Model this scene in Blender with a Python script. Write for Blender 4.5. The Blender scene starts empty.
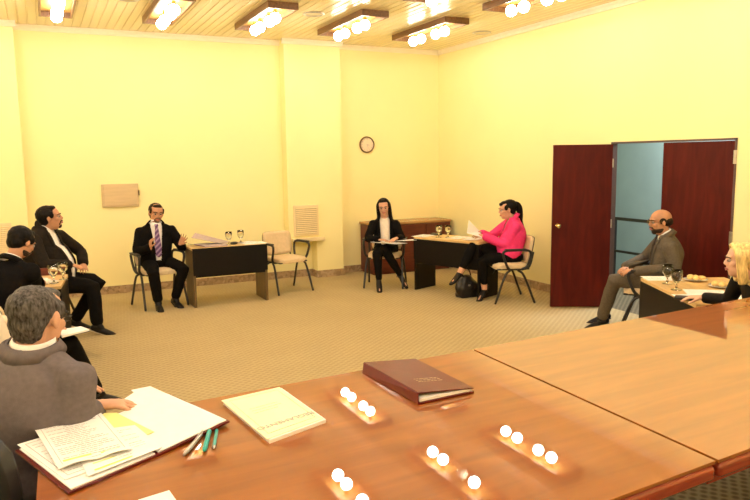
import bpy, bmesh, math, random
from mathutils import Vector, Matrix, noise
from mathutils.bvhtree import BVHTree
random.seed(7)
V = Vector
COL = bpy.context.scene.collection
PI = math.pi

# ------------------------------------------------------------------ materials
def new_mat(name):
    m = bpy.data.materials.new(name); m.use_nodes = True
    nt = m.node_tree
    return m, nt, nt.nodes['Principled BSDF']

def mat(name, col, rough=.6, spec=.5, metal=0, var=.06, scale=30, bump=0, bscale=200, coat=0, coat_r=.05, stretch=None, sheen=0):
    m, nt, b = new_mat(name)
    tc = nt.nodes.new('ShaderNodeTexCoord'); mp = nt.nodes.new('ShaderNodeMapping')
    nt.links.new(tc.outputs['Object'], mp.inputs['Vector'])
    if stretch: mp.inputs['Scale'].default_value = stretch
    nz = nt.nodes.new('ShaderNodeTexNoise'); nz.inputs['Scale'].default_value = scale; nz.inputs['Detail'].default_value = 4
    nt.links.new(mp.outputs[0], nz.inputs['Vector'])
    rp = nt.nodes.new('ShaderNodeValToRGB')
    a = [max(0, c * (1 - var * 2)) for c in col]; c2 = [min(1, c * (1 + var * 2)) for c in col]
    rp.color_ramp.elements[0].color = (*a, 1); rp.color_ramp.elements[1].color = (*c2, 1)
    rp.color_ramp.elements[0].position = .3; rp.color_ramp.elements[1].position = .7
    nt.links.new(nz.outputs['Fac'], rp.inputs[0]); nt.links.new(rp.outputs[0], b.inputs['Base Color'])
    b.inputs['Roughness'].default_value = rough; b.inputs['Metallic'].default_value = metal
    b.inputs['Specular IOR Level'].default_value = spec
    b.inputs['Coat Weight'].default_value = coat; b.inputs['Coat Roughness'].default_value = coat_r
    if sheen: b.inputs['Sheen Weight'].default_value = sheen
    if bump:
        n2 = nt.nodes.new('ShaderNodeTexNoise'); n2.inputs['Scale'].default_value = bscale
        nt.links.new(mp.outputs[0], n2.inputs['Vector'])
        bp = nt.nodes.new('ShaderNodeBump'); bp.inputs['Strength'].default_value = bump; bp.inputs['Distance'].default_value = .003
        nt.links.new(n2.outputs['Fac'], bp.inputs['Height']); nt.links.new(bp.outputs[0], b.inputs['Normal'])
    return m

def wood(name, c1, c2, rough=.35, scale=(1, 12, 12), coat=0, coat_r=.03, ior=1.5, freq=3.0, spec=.5):
    m, nt, b = new_mat(name)
    tc = nt.nodes.new('ShaderNodeTexCoord'); mp = nt.nodes.new('ShaderNodeMapping'); mp.inputs['Scale'].default_value = scale
    nt.links.new(tc.outputs['Object'], mp.inputs['Vector'])
    nz = nt.nodes.new('ShaderNodeTexNoise'); nz.inputs['Scale'].default_value = freq; nz.inputs['Detail'].default_value = 8; nz.inputs['Distortion'].default_value = .6
    nt.links.new(mp.outputs[0], nz.inputs['Vector'])
    rp = nt.nodes.new('ShaderNodeValToRGB'); rp.color_ramp.elements[0].position = .32; rp.color_ramp.elements[1].position = .68
    rp.color_ramp.elements[0].color = (*c1, 1); rp.color_ramp.elements[1].color = (*c2, 1)
    nt.links.new(nz.outputs['Fac'], rp.inputs[0]); nt.links.new(rp.outputs[0], b.inputs['Base Color'])
    b.inputs['Roughness'].default_value = rough; b.inputs['Specular IOR Level'].default_value = spec
    b.inputs['Coat Weight'].default_value = coat; b.inputs['Coat Roughness'].default_value = coat_r; b.inputs['Coat IOR'].default_value = ior
    return m

def emit(name, col, strength, base=(1, 1, 1)):
    m, nt, b = new_mat(name)
    b.inputs['Base Color'].default_value = (*base, 1)
    b.inputs['Emission Color'].default_value = (*col, 1); b.inputs['Emission Strength'].default_value = strength
    return m

def glass_mat(name, col=(1, 1, 1), rough=.02, ior=1.45):
    m, nt, b = new_mat(name)
    b.inputs['Base Color'].default_value = (*col, 1); b.inputs['Transmission Weight'].default_value = 1
    b.inputs['Roughness'].default_value = rough; b.inputs['IOR'].default_value = ior
    return m

def carpet_mat(name, c1, c2, pitch):
    """looped carpet: a fine lattice of darker dots on beige"""
    m, nt, b = new_mat(name)
    tc = nt.nodes.new('ShaderNodeTexCoord'); mp = nt.nodes.new('ShaderNodeMapping')
    nt.links.new(tc.outputs['Object'], mp.inputs['Vector'])
    mp.inputs['Rotation'].default_value = (0, 0, PI / 4 + .1); mp.inputs['Scale'].default_value = (1 / pitch,) * 3
    ck = nt.nodes.new('ShaderNodeTexVoronoi'); ck.inputs['Scale'].default_value = 1; ck.inputs['Randomness'].default_value = .12
    ck.voronoi_dimensions = '2D'
    nt.links.new(mp.outputs[0], ck.inputs['Vector'])
    rp = nt.nodes.new('ShaderNodeValToRGB'); rp.color_ramp.elements[0].position = .2; rp.color_ramp.elements[1].position = .5
    rp.color_ramp.elements[0].color = (*c2, 1); rp.color_ramp.elements[1].color = (*c1, 1)
    nt.links.new(ck.outputs['Distance'], rp.inputs[0])
    nz = nt.nodes.new('ShaderNodeTexNoise'); nz.inputs['Scale'].default_value = 1.6; nz.inputs['Detail'].default_value = 6
    nt.links.new(tc.outputs['Object'], nz.inputs['Vector'])
    mr = nt.nodes.new('ShaderNodeMapRange'); mr.inputs['To Min'].default_value = .9; mr.inputs['To Max'].default_value = 1.08
    nt.links.new(nz.outputs['Fac'], mr.inputs['Value'])
    mx = nt.nodes.new('ShaderNodeMix'); mx.data_type = 'RGBA'; mx.blend_type = 'MULTIPLY'; mx.inputs['Factor'].default_value = 1
    nt.links.new(rp.outputs[0], mx.inputs['A']); nt.links.new(mr.outputs[0], mx.inputs['B'])
    nt.links.new(mx.outputs['Result'], b.inputs['Base Color'])
    b.inputs['Roughness'].default_value = .95; b.inputs['Specular IOR Level'].default_value = .15
    return m

def stone_mat(name):
    m, nt, b = new_mat(name)
    tc = nt.nodes.new('ShaderNodeTexCoord')
    v = nt.nodes.new('ShaderNodeTexVoronoi'); v.inputs['Scale'].default_value = 28
    nt.links.new(tc.outputs['Object'], v.inputs['Vector'])
    rp = nt.nodes.new('ShaderNodeValToRGB')
    rp.color_ramp.elements[0].color = (.24, .16, .09, 1); rp.color_ramp.elements[1].color = (.52, .38, .24, 1)
    e = rp.color_ramp.elements.new(.5); e.color = (.4, .28, .16, 1)
    nt.links.new(v.outputs['Color'], rp.inputs[0]); nt.links.new(rp.outputs[0], b.inputs['Base Color'])
    b.inputs['Roughness'].default_value = .4
    return m

def stripe_mat(name, c1, c2, c3):
    m, nt, b = new_mat(name)
    tc = nt.nodes.new('ShaderNodeTexCoord'); mp = nt.nodes.new('ShaderNodeMapping')
    mp.inputs['Rotation'].default_value = (0, .75, 0)
    nt.links.new(tc.outputs['Object'], mp.inputs['Vector'])
    w = nt.nodes.new('ShaderNodeTexWave'); w.inputs['Scale'].default_value = 7; w.bands_direction = 'Z'
    nt.links.new(mp.outputs[0], w.inputs['Vector'])
    rp = nt.nodes.new('ShaderNodeValToRGB'); rp.color_ramp.elements[0].color = (*c1, 1); rp.color_ramp.elements[1].color = (*c3, 1)
    e = rp.color_ramp.elements.new(.55); e.color = (*c2, 1)
    nt.links.new(w.outputs['Fac'], rp.inputs[0]); nt.links.new(rp.outputs[0], b.inputs['Base Color'])
    b.inputs['Roughness'].default_value = .45
    return m

M = {}
M['wall'] = mat('yellow_paint', (.93, .835, .43), .75, .25, var=.012, scale=1.2)
M['cornice'] = mat('cornice_cream', (.92, .84, .66), .6, .3, var=.01)
M['blue'] = mat('corridor_blue_paint', (.25, .35, .375), .8, .2, var=.03, scale=2)
M['carpet'] = carpet_mat('beige_carpet', (.47, .375, .205), (.375, .295, .155), .05)
M['dais'] = carpet_mat('dark_carpet', (.20, .17, .11), (.09, .075, .05), .045)
M['ceil'] = mat('ceiling_slat_enamel', (.89, .78, .50), .25, .55, var=.03, scale=2, stretch=(6, .15, 1))
M['gap'] = mat('ceiling_gap', (.30, .20, .08), .8)
M['frame'] = wood('lamp_frame_wood', (.10, .04, .012), (.22, .10, .03), .4, (14, 1, 14))
M['reflector'] = mat('lamp_reflector', (.50, .27, .07), .45, .3, metal=0, var=.02)
M['globe'] = emit('lit_globe', (1, .925, .79), 43)
M['globe_off'] = mat('unlit_globe', (.85, .8, .68), .1, .6)
M['brass'] = mat('brass', (.75, .55, .22), .25, metal=1)
M['door'] = wood('door_mahogany', (.060, .0035, .002), (.10, .008, .004), .5, (5, 5, .8), spec=.2)
M['doorframe'] = mat('door_frame_dark', (.10, .06, .05), .5)
M['hinge'] = mat('hinge_steel', (.6, .55, .48), .35, metal=.9)
M['stone'] = stone_mat('terrazzo_skirting')
M['table'] = wood('table_cherry', (.235, .062, .003), (.31, .088, .006), .5, (1.2, 10, 10), coat=1, coat_r=.010, ior=1.85, spec=.2, freq=1.6)
M['table_edge'] = wood('table_edge_varnish', (.20, .022, .008), (.32, .045, .014), .25, (1, 14, 14), coat=.6)
M['desk_dark'] = mat('desk_black_laminate', (.006, .004, .0035), .45, .2)
M['desk_side'] = wood('desk_side_laminate', (.10, .06, .022), (.15, .095, .04), .45, (8, 8, 1))
M['desk_top'] = wood('desk_beech_top', (.60, .40, .17), (.70, .48, .22), .4, (1.5, 10, 10))
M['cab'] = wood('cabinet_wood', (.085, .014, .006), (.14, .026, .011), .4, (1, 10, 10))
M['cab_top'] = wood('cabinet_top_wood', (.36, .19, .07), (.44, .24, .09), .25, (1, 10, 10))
M['cream'] = mat('cream_upholstery', (.68, .53, .33), .85, .2, var=.03, bump=.2)
M['tube'] = mat('black_tube', (.018, .016, .015), .35, .5)
M['plastic'] = mat('black_plastic', (.02, .018, .018), .5, .5)
M['chair_black'] = mat('black_chair_leather', (.018, .02, .022), .45, .5)
M['paper'] = mat('white_paper', (.86, .85, .84), .7, .2, var=.01)
M['paper_y'] = mat('pale_yellow_paper', (.86, .84, .56), .7, .2, var=.01)
M['yellow'] = mat('yellow_note', (.88, .84, .32), .7, .2, var=.01)
M['hilite'] = mat('highlighter', (.86, .86, .18), .7, .2, var=.01)
M['ink'] = mat('ink', (.42, .40, .40), .7, .2)
M['ink2'] = mat('green_ink', (.40, .46, .30), .7, .2)
M['leather'] = mat('burgundy_leather', (.11, .010, .008), .4, .1, coat=.35, coat_r=.10, bump=.1, bscale=400)
M['emboss'] = mat('gilt_emboss', (.55, .38, .2), .35)
M['teal'] = mat('teal_plastic', (.01, .33, .30), .3)
M['steel'] = mat('brushed_steel', (.5, .47, .44), .3, metal=.85)
M['glass'] = glass_mat('drinking_glass')
M['water'] = glass_mat('water', (.95, .93, .85), ior=1.33)
M['cola'] = mat('dark_drink', (.05, .03, .02), .1, .5)
M['pastry'] = mat('pastry', (.80, .56, .22), .7, .3, var=.15, scale=40)
M['plate'] = mat('white_china', (.85, .82, .75), .15, .6)
M['muffin'] = mat('dark_pastry', (.10, .04, .02), .6)
M['grille'] = mat('grille_cream', (.82, .68, .40), .55, var=.01)
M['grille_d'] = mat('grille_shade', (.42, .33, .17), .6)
M['panelm'] = mat('panel_beige_metal', (.62, .47, .27), .45, .4, var=.04, scale=3, stretch=(1, 1, 9))
M['brown'] = mat('clock_brown', (.16, .09, .025), .35)
M['face'] = mat('clock_face', (.86, .70, .52), .5, var=.01)
M['black'] = mat('black_paint', (.012, .012, .013), .4)
M['bag'] = mat('black_bag_leather', (.014, .011, .010), .35, .5, bump=.2)
# people
M['skin'] = mat('skin', (.62, .34, .22), .5, .35, var=.05, scale=14)
M['skin_t'] = mat('skin_tan', (.50, .25, .14), .5, .35, var=.05, scale=14)
M['skin_f'] = mat('skin_fair', (.72, .43, .30), .5, .35, var=.04, scale=14)
M['lip'] = mat('lip', (.42, .13, .10), .45)
M['eye'] = mat('eye_white', (.42, .34, .29), .5, .2)
M['iris'] = mat('iris_dark', (.03, .018, .012), .2)
M['hair_b'] = mat('black_hair', (.007, .005, .0045), .5, .12, var=.3, scale=60, bump=.6, bscale=160, stretch=(1, 1, .3))
M['hair_g'] = mat('salt_pepper_hair', (.070, .062, .058), .6, .25, var=.5, scale=120, bump=.9, bscale=260, stretch=(1, 1, .35))
M['hair_d'] = mat('dark_brown_hair', (.022, .014, .009), .6, .12, var=.35, scale=90, bump=.6, bscale=200, stretch=(1, 1, .3))
M['hair_y'] = mat('blond_hair', (.74, .50, .20), .45, .4, var=.25, scale=60, bump=.5, bscale=120, stretch=(1, 1, .2))
M['beard_g'] = mat('grey_beard', (.15, .10, .075), .7, .2, var=.3, scale=150, bump=.6, bscale=300)
M['beard_d'] = mat('dark_beard', (.045, .026, .017), .7, .2, var=.3, scale=150, bump=.6, bscale=300)
M['suit_grey'] = mat('grey_suit', (.150, .127, .133), .85, .12, var=.05, scale=60, bump=.3, bscale=500, sheen=.0)
M['suit_olive'] = mat('grey_olive_suit', (.115, .093, .068), .85, .12, var=.06, scale=60, bump=.3, bscale=500, sheen=.0)
M['suit_black'] = mat('black_suit', (.0055, .0045, .0045), .85, .08, var=.1, scale=60, bump=.3, bscale=500)
M['suit_brown'] = mat('dark_brown_suit', (.018, .013, .009), .85, .1, var=.1, scale=40, bump=.3, bscale=500)
M['trouser'] = mat('black_trousers', (.006, .005, .0045), .85, .08, var=.1)
M['pink'] = mat('pink_jacket', (.80, .04, .20), .7, .3, var=.04, bump=.2, bscale=300)
M['white'] = mat('white_shirt', (.82, .79, .76), .75, .2, var=.02)
M['blouse'] = mat('white_blouse', (.84, .74, .62), .7, .2, var=.03)
M['creamcloth'] = mat('cream_cloth', (.78, .68, .54), .8, .2, var=.03)
M['sheer'] = mat('black_blouse', (.009, .007, .006), .6, .15, var=.2, scale=40)
M['tie_p'] = stripe_mat('purple_striped_tie', (.07, .02, .10), (.16, .06, .20), (.36, .24, .38))
M['tie_d'] = mat('dark_tie', (.022, .016, .014), .5)
M['scarf'] = mat('gold_patterned_tie', (.48, .34, .12), .5, var=.4, scale=60)
M['shoe'] = mat('black_shoe', (.009, .007, .006), .4, .2)
M['sole'] = mat('pale_sole', (.55, .45, .30), .7)
M['sock'] = mat('dark_sock', (.03, .028, .025), .9)

# ------------------------------------------------------------------ mesh helpers
def box(bm, c, s, rz=0, mx=None):
    g = bmesh.ops.create_cube(bm, size=1)
    m = Matrix.Translation(V(c)) @ (mx if mx else Matrix.Rotation(rz, 4, 'Z')) @ Matrix.Diagonal((*s, 1))
    bmesh.ops.transform(bm, matrix=m, verts=g['verts'])
    return g['verts']

def box2(bm, a, b):
    a = V(a); b = V(b)
    return box(bm, (a + b) / 2, [abs(x) for x in (b - a)])

def ell(bm, c, rad, axes=None, seg=16):
    g = bmesh.ops.create_uvsphere(bm, u_segments=seg, v_segments=max(6, seg * 2 // 3), radius=1)
    if axes:
        m3 = Matrix((axes[0], axes[1], axes[2])).transposed().to_4x4()
    else:
        m3 = Matrix.Identity(4)
    m = Matrix.Translation(V(c)) @ m3 @ Matrix.Diagonal((*rad, 1))
    bmesh.ops.transform(bm, matrix=m, verts=g['verts'])
    return g['verts']

def loft(bm, pts, radii, side=None, n=14, cap=True, power=1.0, round_cap=True):
    """tube through pts; radii = r or (a along side, b across)"""
    pts = [V(p) for p in pts]
    R = [(r, r) if not isinstance(r, (tuple, list)) else tuple(r) for r in radii]
    T = []
    for i in range(len(pts)):
        a = pts[max(0, i - 1)]; b = pts[min(len(pts) - 1, i + 1)]
        T.append((b - a).normalized())
    s = V(side) if side is not None else None
    if s is None or abs(s.normalized().dot(T[0])) > .97:
        s = T[0].orthogonal()
    rings = []
    def ring(p, t, ra, rb):
        nonlocal s
        ss = (s - t * s.dot(t))
        if ss.length < 1e-4: ss = t.orthogonal()
        ss.normalize(); w = t.cross(ss)
        if side is None: s = ss
        out = []
        for k in range(n):
            a = 2 * PI * k / n; c, d = math.cos(a), math.sin(a)
            if power != 1:
                c = math.copysign(abs(c) ** power, c); d = math.copysign(abs(d) ** power, d)
            out.append(bm.verts.new(p + ss * (ra * c) + w * (rb * d)))
        rings.append(out)
    if cap and round_cap:
        r0 = min(R[0])
        for f, o in ((.5, .87), (.87, .5)): ring(pts[0] - T[0] * r0 * o * .8, T[0], R[0][0] * f, R[0][1] * f)
    for p, t, (a, b) in zip(pts, T, R): ring(p, t, a, b)
    if cap and round_cap:
        r0 = min(R[-1])
        for f, o in ((.87, .5), (.5, .87)): ring(pts[-1] + T[-1] * r0 * o * .8, T[-1], R[-1][0] * f, R[-1][1] * f)
    for i in range(len(rings) - 1):
        A, B = rings[i], rings[i + 1]
        for k in range(n):
            bm.faces.new((A[k], A[(k + 1) % n], B[(k + 1) % n], B[k]))
    if cap:
        bm.faces.new(list(reversed(rings[0]))); bm.faces.new(rings[-1])

def lathe(bm, prof, c=(0, 0, 0), n=24, mx=None, loop=False):
    """prof: (r,z) list"""
    c = V(c); rings = []
    for r, z in prof:
        rings.append([bm.verts.new((mx @ V((r * math.cos(2 * PI * k / n), r * math.sin(2 * PI * k / n), z)) if mx else V((r * math.cos(2 * PI * k / n), r * math.sin(2 * PI * k / n), z))) + c) for k in range(n)])
    for A, B in zip(rings, rings[1:]):
        for k in range(n): bm.faces.new((A[k], A[(k + 1) % n], B[(k + 1) % n], B[k]))
    if loop:
        for k in range(n): bm.faces.new((rings[-1][k], rings[-1][(k + 1) % n], rings[0][(k + 1) % n], rings[0][k]))
        return
    if prof[0][0] > 0: bm.faces.new(list(reversed(rings[0])))
    if prof[-1][0] > 0: bm.faces.new(rings[-1])

def smoothpath(pts, k=6):
    """Catmull-Rom"""
    P = [V(p) for p in pts]; P = [P[0] * 2 - P[1]] + P + [P[-1] * 2 - P[-2]]
    out = []
    for i in range(1, len(P) - 2):
        for j in range(k):
            t = j / k; a, b, c, d = P[i - 1], P[i], P[i + 1], P[i + 2]
            out.append(.5 * ((2 * b) + (c - a) * t + (2 * a - 5 * b + 4 * c - d) * t * t + (3 * b - a - 3 * c + d) * t ** 3))
    out.append(P[-2]); return out

def pipe(bm, pts, r, n=8, k=5, smooth=True):
    q = smoothpath(pts, k) if smooth and len(pts) > 2 else [V(p) for p in pts]
    loft(bm, q, [r] * len(q), n=n)

def finish(bm):
    bmesh.ops.recalc_face_normals(bm, faces=bm.faces)

def obj(name, bm, m, parent=None, smooth=False, bevel=0, kind=None, bseg=2, world=True):
    """link bm as one mesh; coordinates in the parent's frame, or world when the parent is unrotated (world=True)"""
    finish(bm)
    if parent is not None and world:
        inv = world_of(parent).inverted()
        bmesh.ops.transform(bm, matrix=inv, verts=bm.verts)
    me = bpy.data.meshes.new(name); bm.to_mesh(me); bm.free()
    me.materials.append(m)
    o = bpy.data.objects.new(name, me); COL.objects.link(o)
    if parent is not None: o.parent = parent
    if smooth:
        for p in me.polygons: p.use_smooth = True
    if bevel:
        b = o.modifiers.new('bevel', 'BEVEL'); b.width = bevel; b.segments = bseg; b.limit_method = 'ANGLE'
    if kind: o['kind'] = kind
    return o

def world_of(o):
    m = o.matrix_basis.copy()
    while o.parent: o = o.parent; m = o.matrix_basis @ m
    return m

def thing(name, label, cat, loc=(0, 0, 0), rz=0, group=None):
    o = bpy.data.objects.new(name, None); COL.objects.link(o)
    o.location = loc; o.rotation_euler = (0, 0, rz); o.empty_display_size = .1
    o['label'] = label; o['category'] = cat
    if group: o['group'] = group
    return o

def tag(o, label, cat, group=None):
    o['label'] = label; o['category'] = cat
    if group: o['group'] = group
    return o

def dup(root, loc, rz=None, label=None, group=None):
    r = root.copy(); COL.objects.link(r); r.location = loc
    if rz is not None: r.rotation_euler = (0, 0, rz)
    if label: r['label'] = label
    if group: r['group'] = group
    for ch in list(root.children):
        c = ch.copy(); COL.objects.link(c); c.parent = r
        for g in ch.children:
            d = g.copy(); COL.objects.link(d); d.parent = c
    return r

def B(): return bmesh.new()

def struct(name, bm, m, **k):
    return obj(name, bm, m, kind='structure', **k)

def remesh(bm, voxel, smooth_it=4, fac=.5, deci=None):
    """one continuous skin over overlapping closed volumes"""
    finish(bm)
    me = bpy.data.meshes.new('tmp'); bm.to_mesh(me); bm.free()
    o = bpy.data.objects.new('tmp', me); COL.objects.link(o)
    r = o.modifiers.new('r', 'REMESH'); r.mode = 'VOXEL'; r.voxel_size = voxel
    if smooth_it:
        s = o.modifiers.new('s', 'SMOOTH'); s.factor = fac; s.iterations = smooth_it
    if deci:
        d = o.modifiers.new('d', 'DECIMATE'); d.ratio = deci
    dg = bpy.context.evaluated_depsgraph_get(); dg.update()
    ev = o.evaluated_get(dg)
    out = bmesh.new(); tm = ev.to_mesh(); out.from_mesh(tm); ev.to_mesh_clear()
    bpy.data.objects.remove(o); bpy.data.meshes.remove(me)
    return out

# ------------------------------------------------------------------ camera
F = 690.0
p_, r_, y_ = math.radians(7.64), math.radians(-.75), math.radians(25.72)
fw = V((math.sin(y_) * math.cos(p_), math.cos(y_) * math.cos(p_), -math.sin(p_)))
rt = V((math.cos(y_), -math.sin(y_), 0)); up = rt.cross(fw)
r2 = rt * math.cos(r_) + up * math.sin(r_); u2 = -rt * math.sin(r_) + up * math.cos(r_)
cam = bpy.data.cameras.new('camera'); co = bpy.data.objects.new('camera', cam); COL.objects.link(co)
cam.sensor_width = 36; cam.lens = F * 36 / 750; cam.clip_start = .05; cam.clip_end = 60
mw = Matrix((r2, u2, -fw)).transposed().to_4x4(); mw.translation = V((0, 0, 1.8))
co.matrix_world = mw
bpy.context.scene.camera = co

# ------------------------------------------------------------------ room
XL, XR, YB, YF, ZC = -3.8, 5.98, 9.93, -1.6, 3.50
b = B(); box2(b, (XL - .1, YF - .1, -.1), (XR, YB + .1, 0)); struct('floor', b, M['carpet'])
b = B(); box2(b, (XL, YF, 0), (XR, 2.62, .2)); struct('floor_dais', b, M['dais'])
# ceiling of long enamelled slats running away from the camera
b = B()
n = 98; w = (XR - XL) / n
prof = []
for i in range(n):
    x = XL + i * w
    prof += [(x, 3.512), (x + .008, 3.512), (x + .008, 3.504), (x + .014, 3.50), (x + w - .006, 3.50), (x + w, 3.504)]
prof.append((XR, 3.53))
va = [b.verts.new((x, YF, z)) for x, z in prof]; vb = [b.verts.new((x, YB, z)) for x, z in prof]
for i in range(len(prof) - 1): b.faces.new((va[i], va[i + 1], vb[i + 1], vb[i]))
ta = b.verts.new((XR, YF, 3.6)); tb = b.verts.new((XR, YB, 3.6)); tc_ = b.verts.new((XL, YF, 3.6)); td = b.verts.new((XL, YB, 3.6))
b.faces.new((va[-1], ta, tb, vb[-1])); b.faces.new((ta, tc_, td, tb)); b.faces.new((tc_, va[0], vb[0], td))
struct('ceiling', b, M['ceil'])
b = B(); box2(b, (XL - .1, YB, 0), (XR + .15, YB + .15, 3.6)); struct('wall_back', b, M['wall'])
b = B(); box2(b, (XL - .15, YF, 0), (XL, YB, 3.6)); struct('wall_left', b, M['wall'])
b = B(); box2(b, (XL, YF - .15, 0), (XR + .15, YF, 3.6)); struct('wall_front', b, M['wall'])
# right wall with the doorway
DY0, DY1, DZ = 4.46, 6.07, 1.94
b = B(); box2(b, (XR, DY1, 0), (XR + .07, YB, 3.6)); box2(b, (XR, YF, 0), (XR + .07, DY0, 3.6)); box2(b, (XR, DY0, DZ), (XR + .07, DY1, 3.6))
struct('wall_right', b, M['wall'])
# pilasters on the back wall
b = B(); box2(b, (3.27, 9.72, .60), (4.14, YB, 3.5)); box2(b, (3.71, 9.72, 0), (4.14, YB, .60)); struct('wall_pilaster', b, M['wall'])
b = B(); box2(b, (-1.1, 9.72, .60), (-.17, YB, 3.5)); box2(b, (-.62, 9.72, 0), (-.17, YB, .60)); struct('wall_pilaster', b, M['wall'])
def cornice(name, a, c_, d):
    b = B(); box2(b, a, c_); b2 = obj(name, b, M['cornice'], kind='structure', bevel=.012); return b2
z0, z1 = 3.43, 3.50
b = B()
for x0, x1, y in ((XL, -1.1, YB), (-1.1 - .035, -.17 + .035, 9.72), (-.17, 3.27, YB), (3.27 - .035, 4.14 + .035, 9.72), (4.14, XR, YB)):
    box2(b, (x0, y - .035, z0), (x1, y, z1)); box2(b, (x0, y - .055, z1 - .03), (x1, y, z1))
struct('trim_cornice_back', b, M['cornice'])
b = B(); box2(b, (XR - .035, YF, z0), (XR, YB, z1)); box2(b, (XR - .055, YF, z1 - .03), (XR, YB, z1)); struct('trim_cornice_right', b, M['cornice'])
b = B(); box2(b, (XL, YF, z0), (XL + .035, YB, z1)); struct('trim_cornice_left', b, M['cornice'])
# skirting
b = B()
for x0, x1, y in ((XL, -.62, YB), (-.17, 3.71, YB), (4.14, XR, YB), (-.62 - .015, -.17 + .015, 9.72), (3.71 - .015, 4.14 + .015, 9.72)):
    box2(b, (x0, y - .015, 0), (x1, y, .105))
for x, s in ((3.71, -1), (4.14, 1), (-.17, 1), (-.62, -1)):
    box2(b, (x, 9.72, 0), (x + s * .015, YB - .015, .105))
struct('baseboard_back', b, M['stone'])
b = B(); box2(b, (XR - .015, DY1 + .05, 0), (XR, YB, .105)); box2(b, (XR - .015, 2.62, 0), (XR, DY0 - .05, .105)); struct('baseboard_right', b, M['stone'])
b = B(); box2(b, (XL, 2.62, 0), (XL + .015, YB, .105)); struct('baseboard_left', b, M['stone'])
# corridor beyond the doorway
b = B(); box2(b, (7.75, 2.5, -.1), (7.85, 9.5, 3.0)); struct('wall_corridor', b, M['blue'])
b = B(); box2(b, (XR + .07, 9.4, -.1), (7.75, 9.5, 3.0)); box2(b, (XR + .07, 2.5, -.1), (7.75, 2.6, 3.0)); struct('wall_corridor_ends', b, M['blue'])
b = B(); box2(b, (XR, 2.5, -.1), (7.8, 9.5, -.0)); struct('floor_corridor', b, M['dais'])
b = B(); box2(b, (XR + .07, 2.5, 3.0), (7.85, 9.5, 3.1)); struct('ceiling_corridor', b, M['cornice'])
rail = thing('stair_railing', 'black metal stair railing seen through the open doorway', 'railing', (6.9, 6.5, 0))
b = B(); box2(b, (6.885, 4.3, .93), (6.925, 8.8, .97)); obj('handrail', b, M['black'], rail)
b = B(); box2(b, (6.89, 4.3, .50), (6.92, 8.8, .53)); obj('lower_rail', b, M['black'], rail)
for y in (4.9, 5.9, 6.9, 7.9, 8.75):
    b = B(); box2(b, (6.885, y - .018, 0), (6.92, y + .018, .93)); obj('post', b, M['black'], rail)
# doors
b = B()
box2(b, (XR - .01, DY0 - .0, 0), (XR + .07, DY0 + .02, DZ)); box2(b, (XR - .01, DY1 - .02, 0), (XR + .07, DY1, DZ)); box2(b, (XR - .01, DY0, DZ - .02), (XR + .07, DY1, DZ))
struct('trim_door_frame', b, M['doorframe'])
def door(name, hinge, tip, label_side):
    """door leaf from hinge line to tip, with hinges and knob"""
    h = V((*hinge, 0)); t = V((*tip, 0)); d = (t - h); L = d.length; d.normalize(); nrm = V((d.y, -d.x, 0))
    rz = math.atan2(d.y, d.x)
    root = bpy.data.objects.new(name, None); COL.objects.link(root); root.location = h; root.rotation_euler = (0, 0, rz); root['kind'] = 'structure'
    b = B(); box2(b, (0, -.02, .012), (L, .02, DZ - .025)); lf = obj('leaf', b, M['door'], root, bevel=.003, world=False)
    return root, L
d1, L1 = door('door_1', (XR - .015, DY1 - .03), (5.37, 6.36), 1)
for s in (-1, 1):
    b = B(); prof = [(.026, 0), (.026, .006), (.01, .008), (.01, .03), (.022, .038), (.028, .052), (.022, .066), (0.0, .07)]
    lathe(b, prof, n=20, mx=Matrix.Rotation(-s * PI / 2, 3, 'X')); bmesh.ops.translate(b, verts=b.verts, vec=(L1 - .065, s * .02, .98))
    obj('knob', b, M['brass'], d1, smooth=True, world=False)
for z in (.25, 1.0, 1.7):
    b = B(); box(b, (-.004, 0, z), (.012, .05, .1)); obj('hinge', b, M['hinge'], d1, world=False)
d2, L2 = door('door_2', (XR + .02, DY0 + .022), (XR + .02, 5.33), 1)
for z in (.25, .98, 1.76):
    b = B(); box(b, (-.008, .024, z), (.03, .014, .13)); obj('hinge', b, M['hinge'], d2, world=False)

# ------------------------------------------------------------------ wall things
g = thing('ventilation_grille', 'cream louvred air grille with sill on the wide pilaster behind the empty chair', 'air vent', (3.54, 9.72, .6))
def grille(g, xc, w_, zb, zt):
    b = B(); box2(b, (xc - w_ / 2 - .03, 9.695, zb - .03), (xc + w_ / 2 + .03, 9.72, zt + .03)); 
    fr = obj('frame', b, M['grille'], g, bevel=.004)
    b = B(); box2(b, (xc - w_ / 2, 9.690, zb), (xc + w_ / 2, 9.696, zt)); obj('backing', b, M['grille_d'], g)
    nn = 14
    b = B()
    for i in range(nn):
        z = zb + (i + .5) * (zt - zb) / nn
        box(b, (xc, 9.684, z), (w_, .016, .018), mx=Matrix.Rotation(-.5, 4, 'X'))
    obj('louvres', b, M['grille'], g)
grille(g, 3.54, .33, .68, 1.08)
b = B(); box2(b, (3.29, 9.60, .575), (3.80, 9.719, .625)); obj('sill', b, M['grille'], g, bevel=.006)
g = thing('ventilation_grille', 'cream louvred air grille at the left edge behind the bearded man', 'air vent', (-.55, 9.72, .6))
grille(g, -.60, .42, .68, 1.02)
b = B(); box2(b, (-.85, 9.60, .575), (-.30, 9.719, .625)); obj('sill', b, M['grille'], g, bevel=.006)

pn = thing('wall_access_panel', 'beige metal cover plate on the yellow wall above the gesturing man', 'wall panel', (.96, YB, 1.33))
b = B(); box2(b, (.73, 9.90, 1.18), (1.20, YB, 1.49)); obj('cover', b, M['panelm'], pn, bevel=.006)
b = B(); box2(b, (.755, 9.893, 1.205), (1.175, 9.901, 1.465)); obj('lid', b, M['panelm'], pn, bevel=.004)
b = B(); box2(b, (1.195, 9.885, 1.33), (1.21, 9.905, 1.40)); obj('latch', b, M['brown'], pn, bevel=.003)

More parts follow.
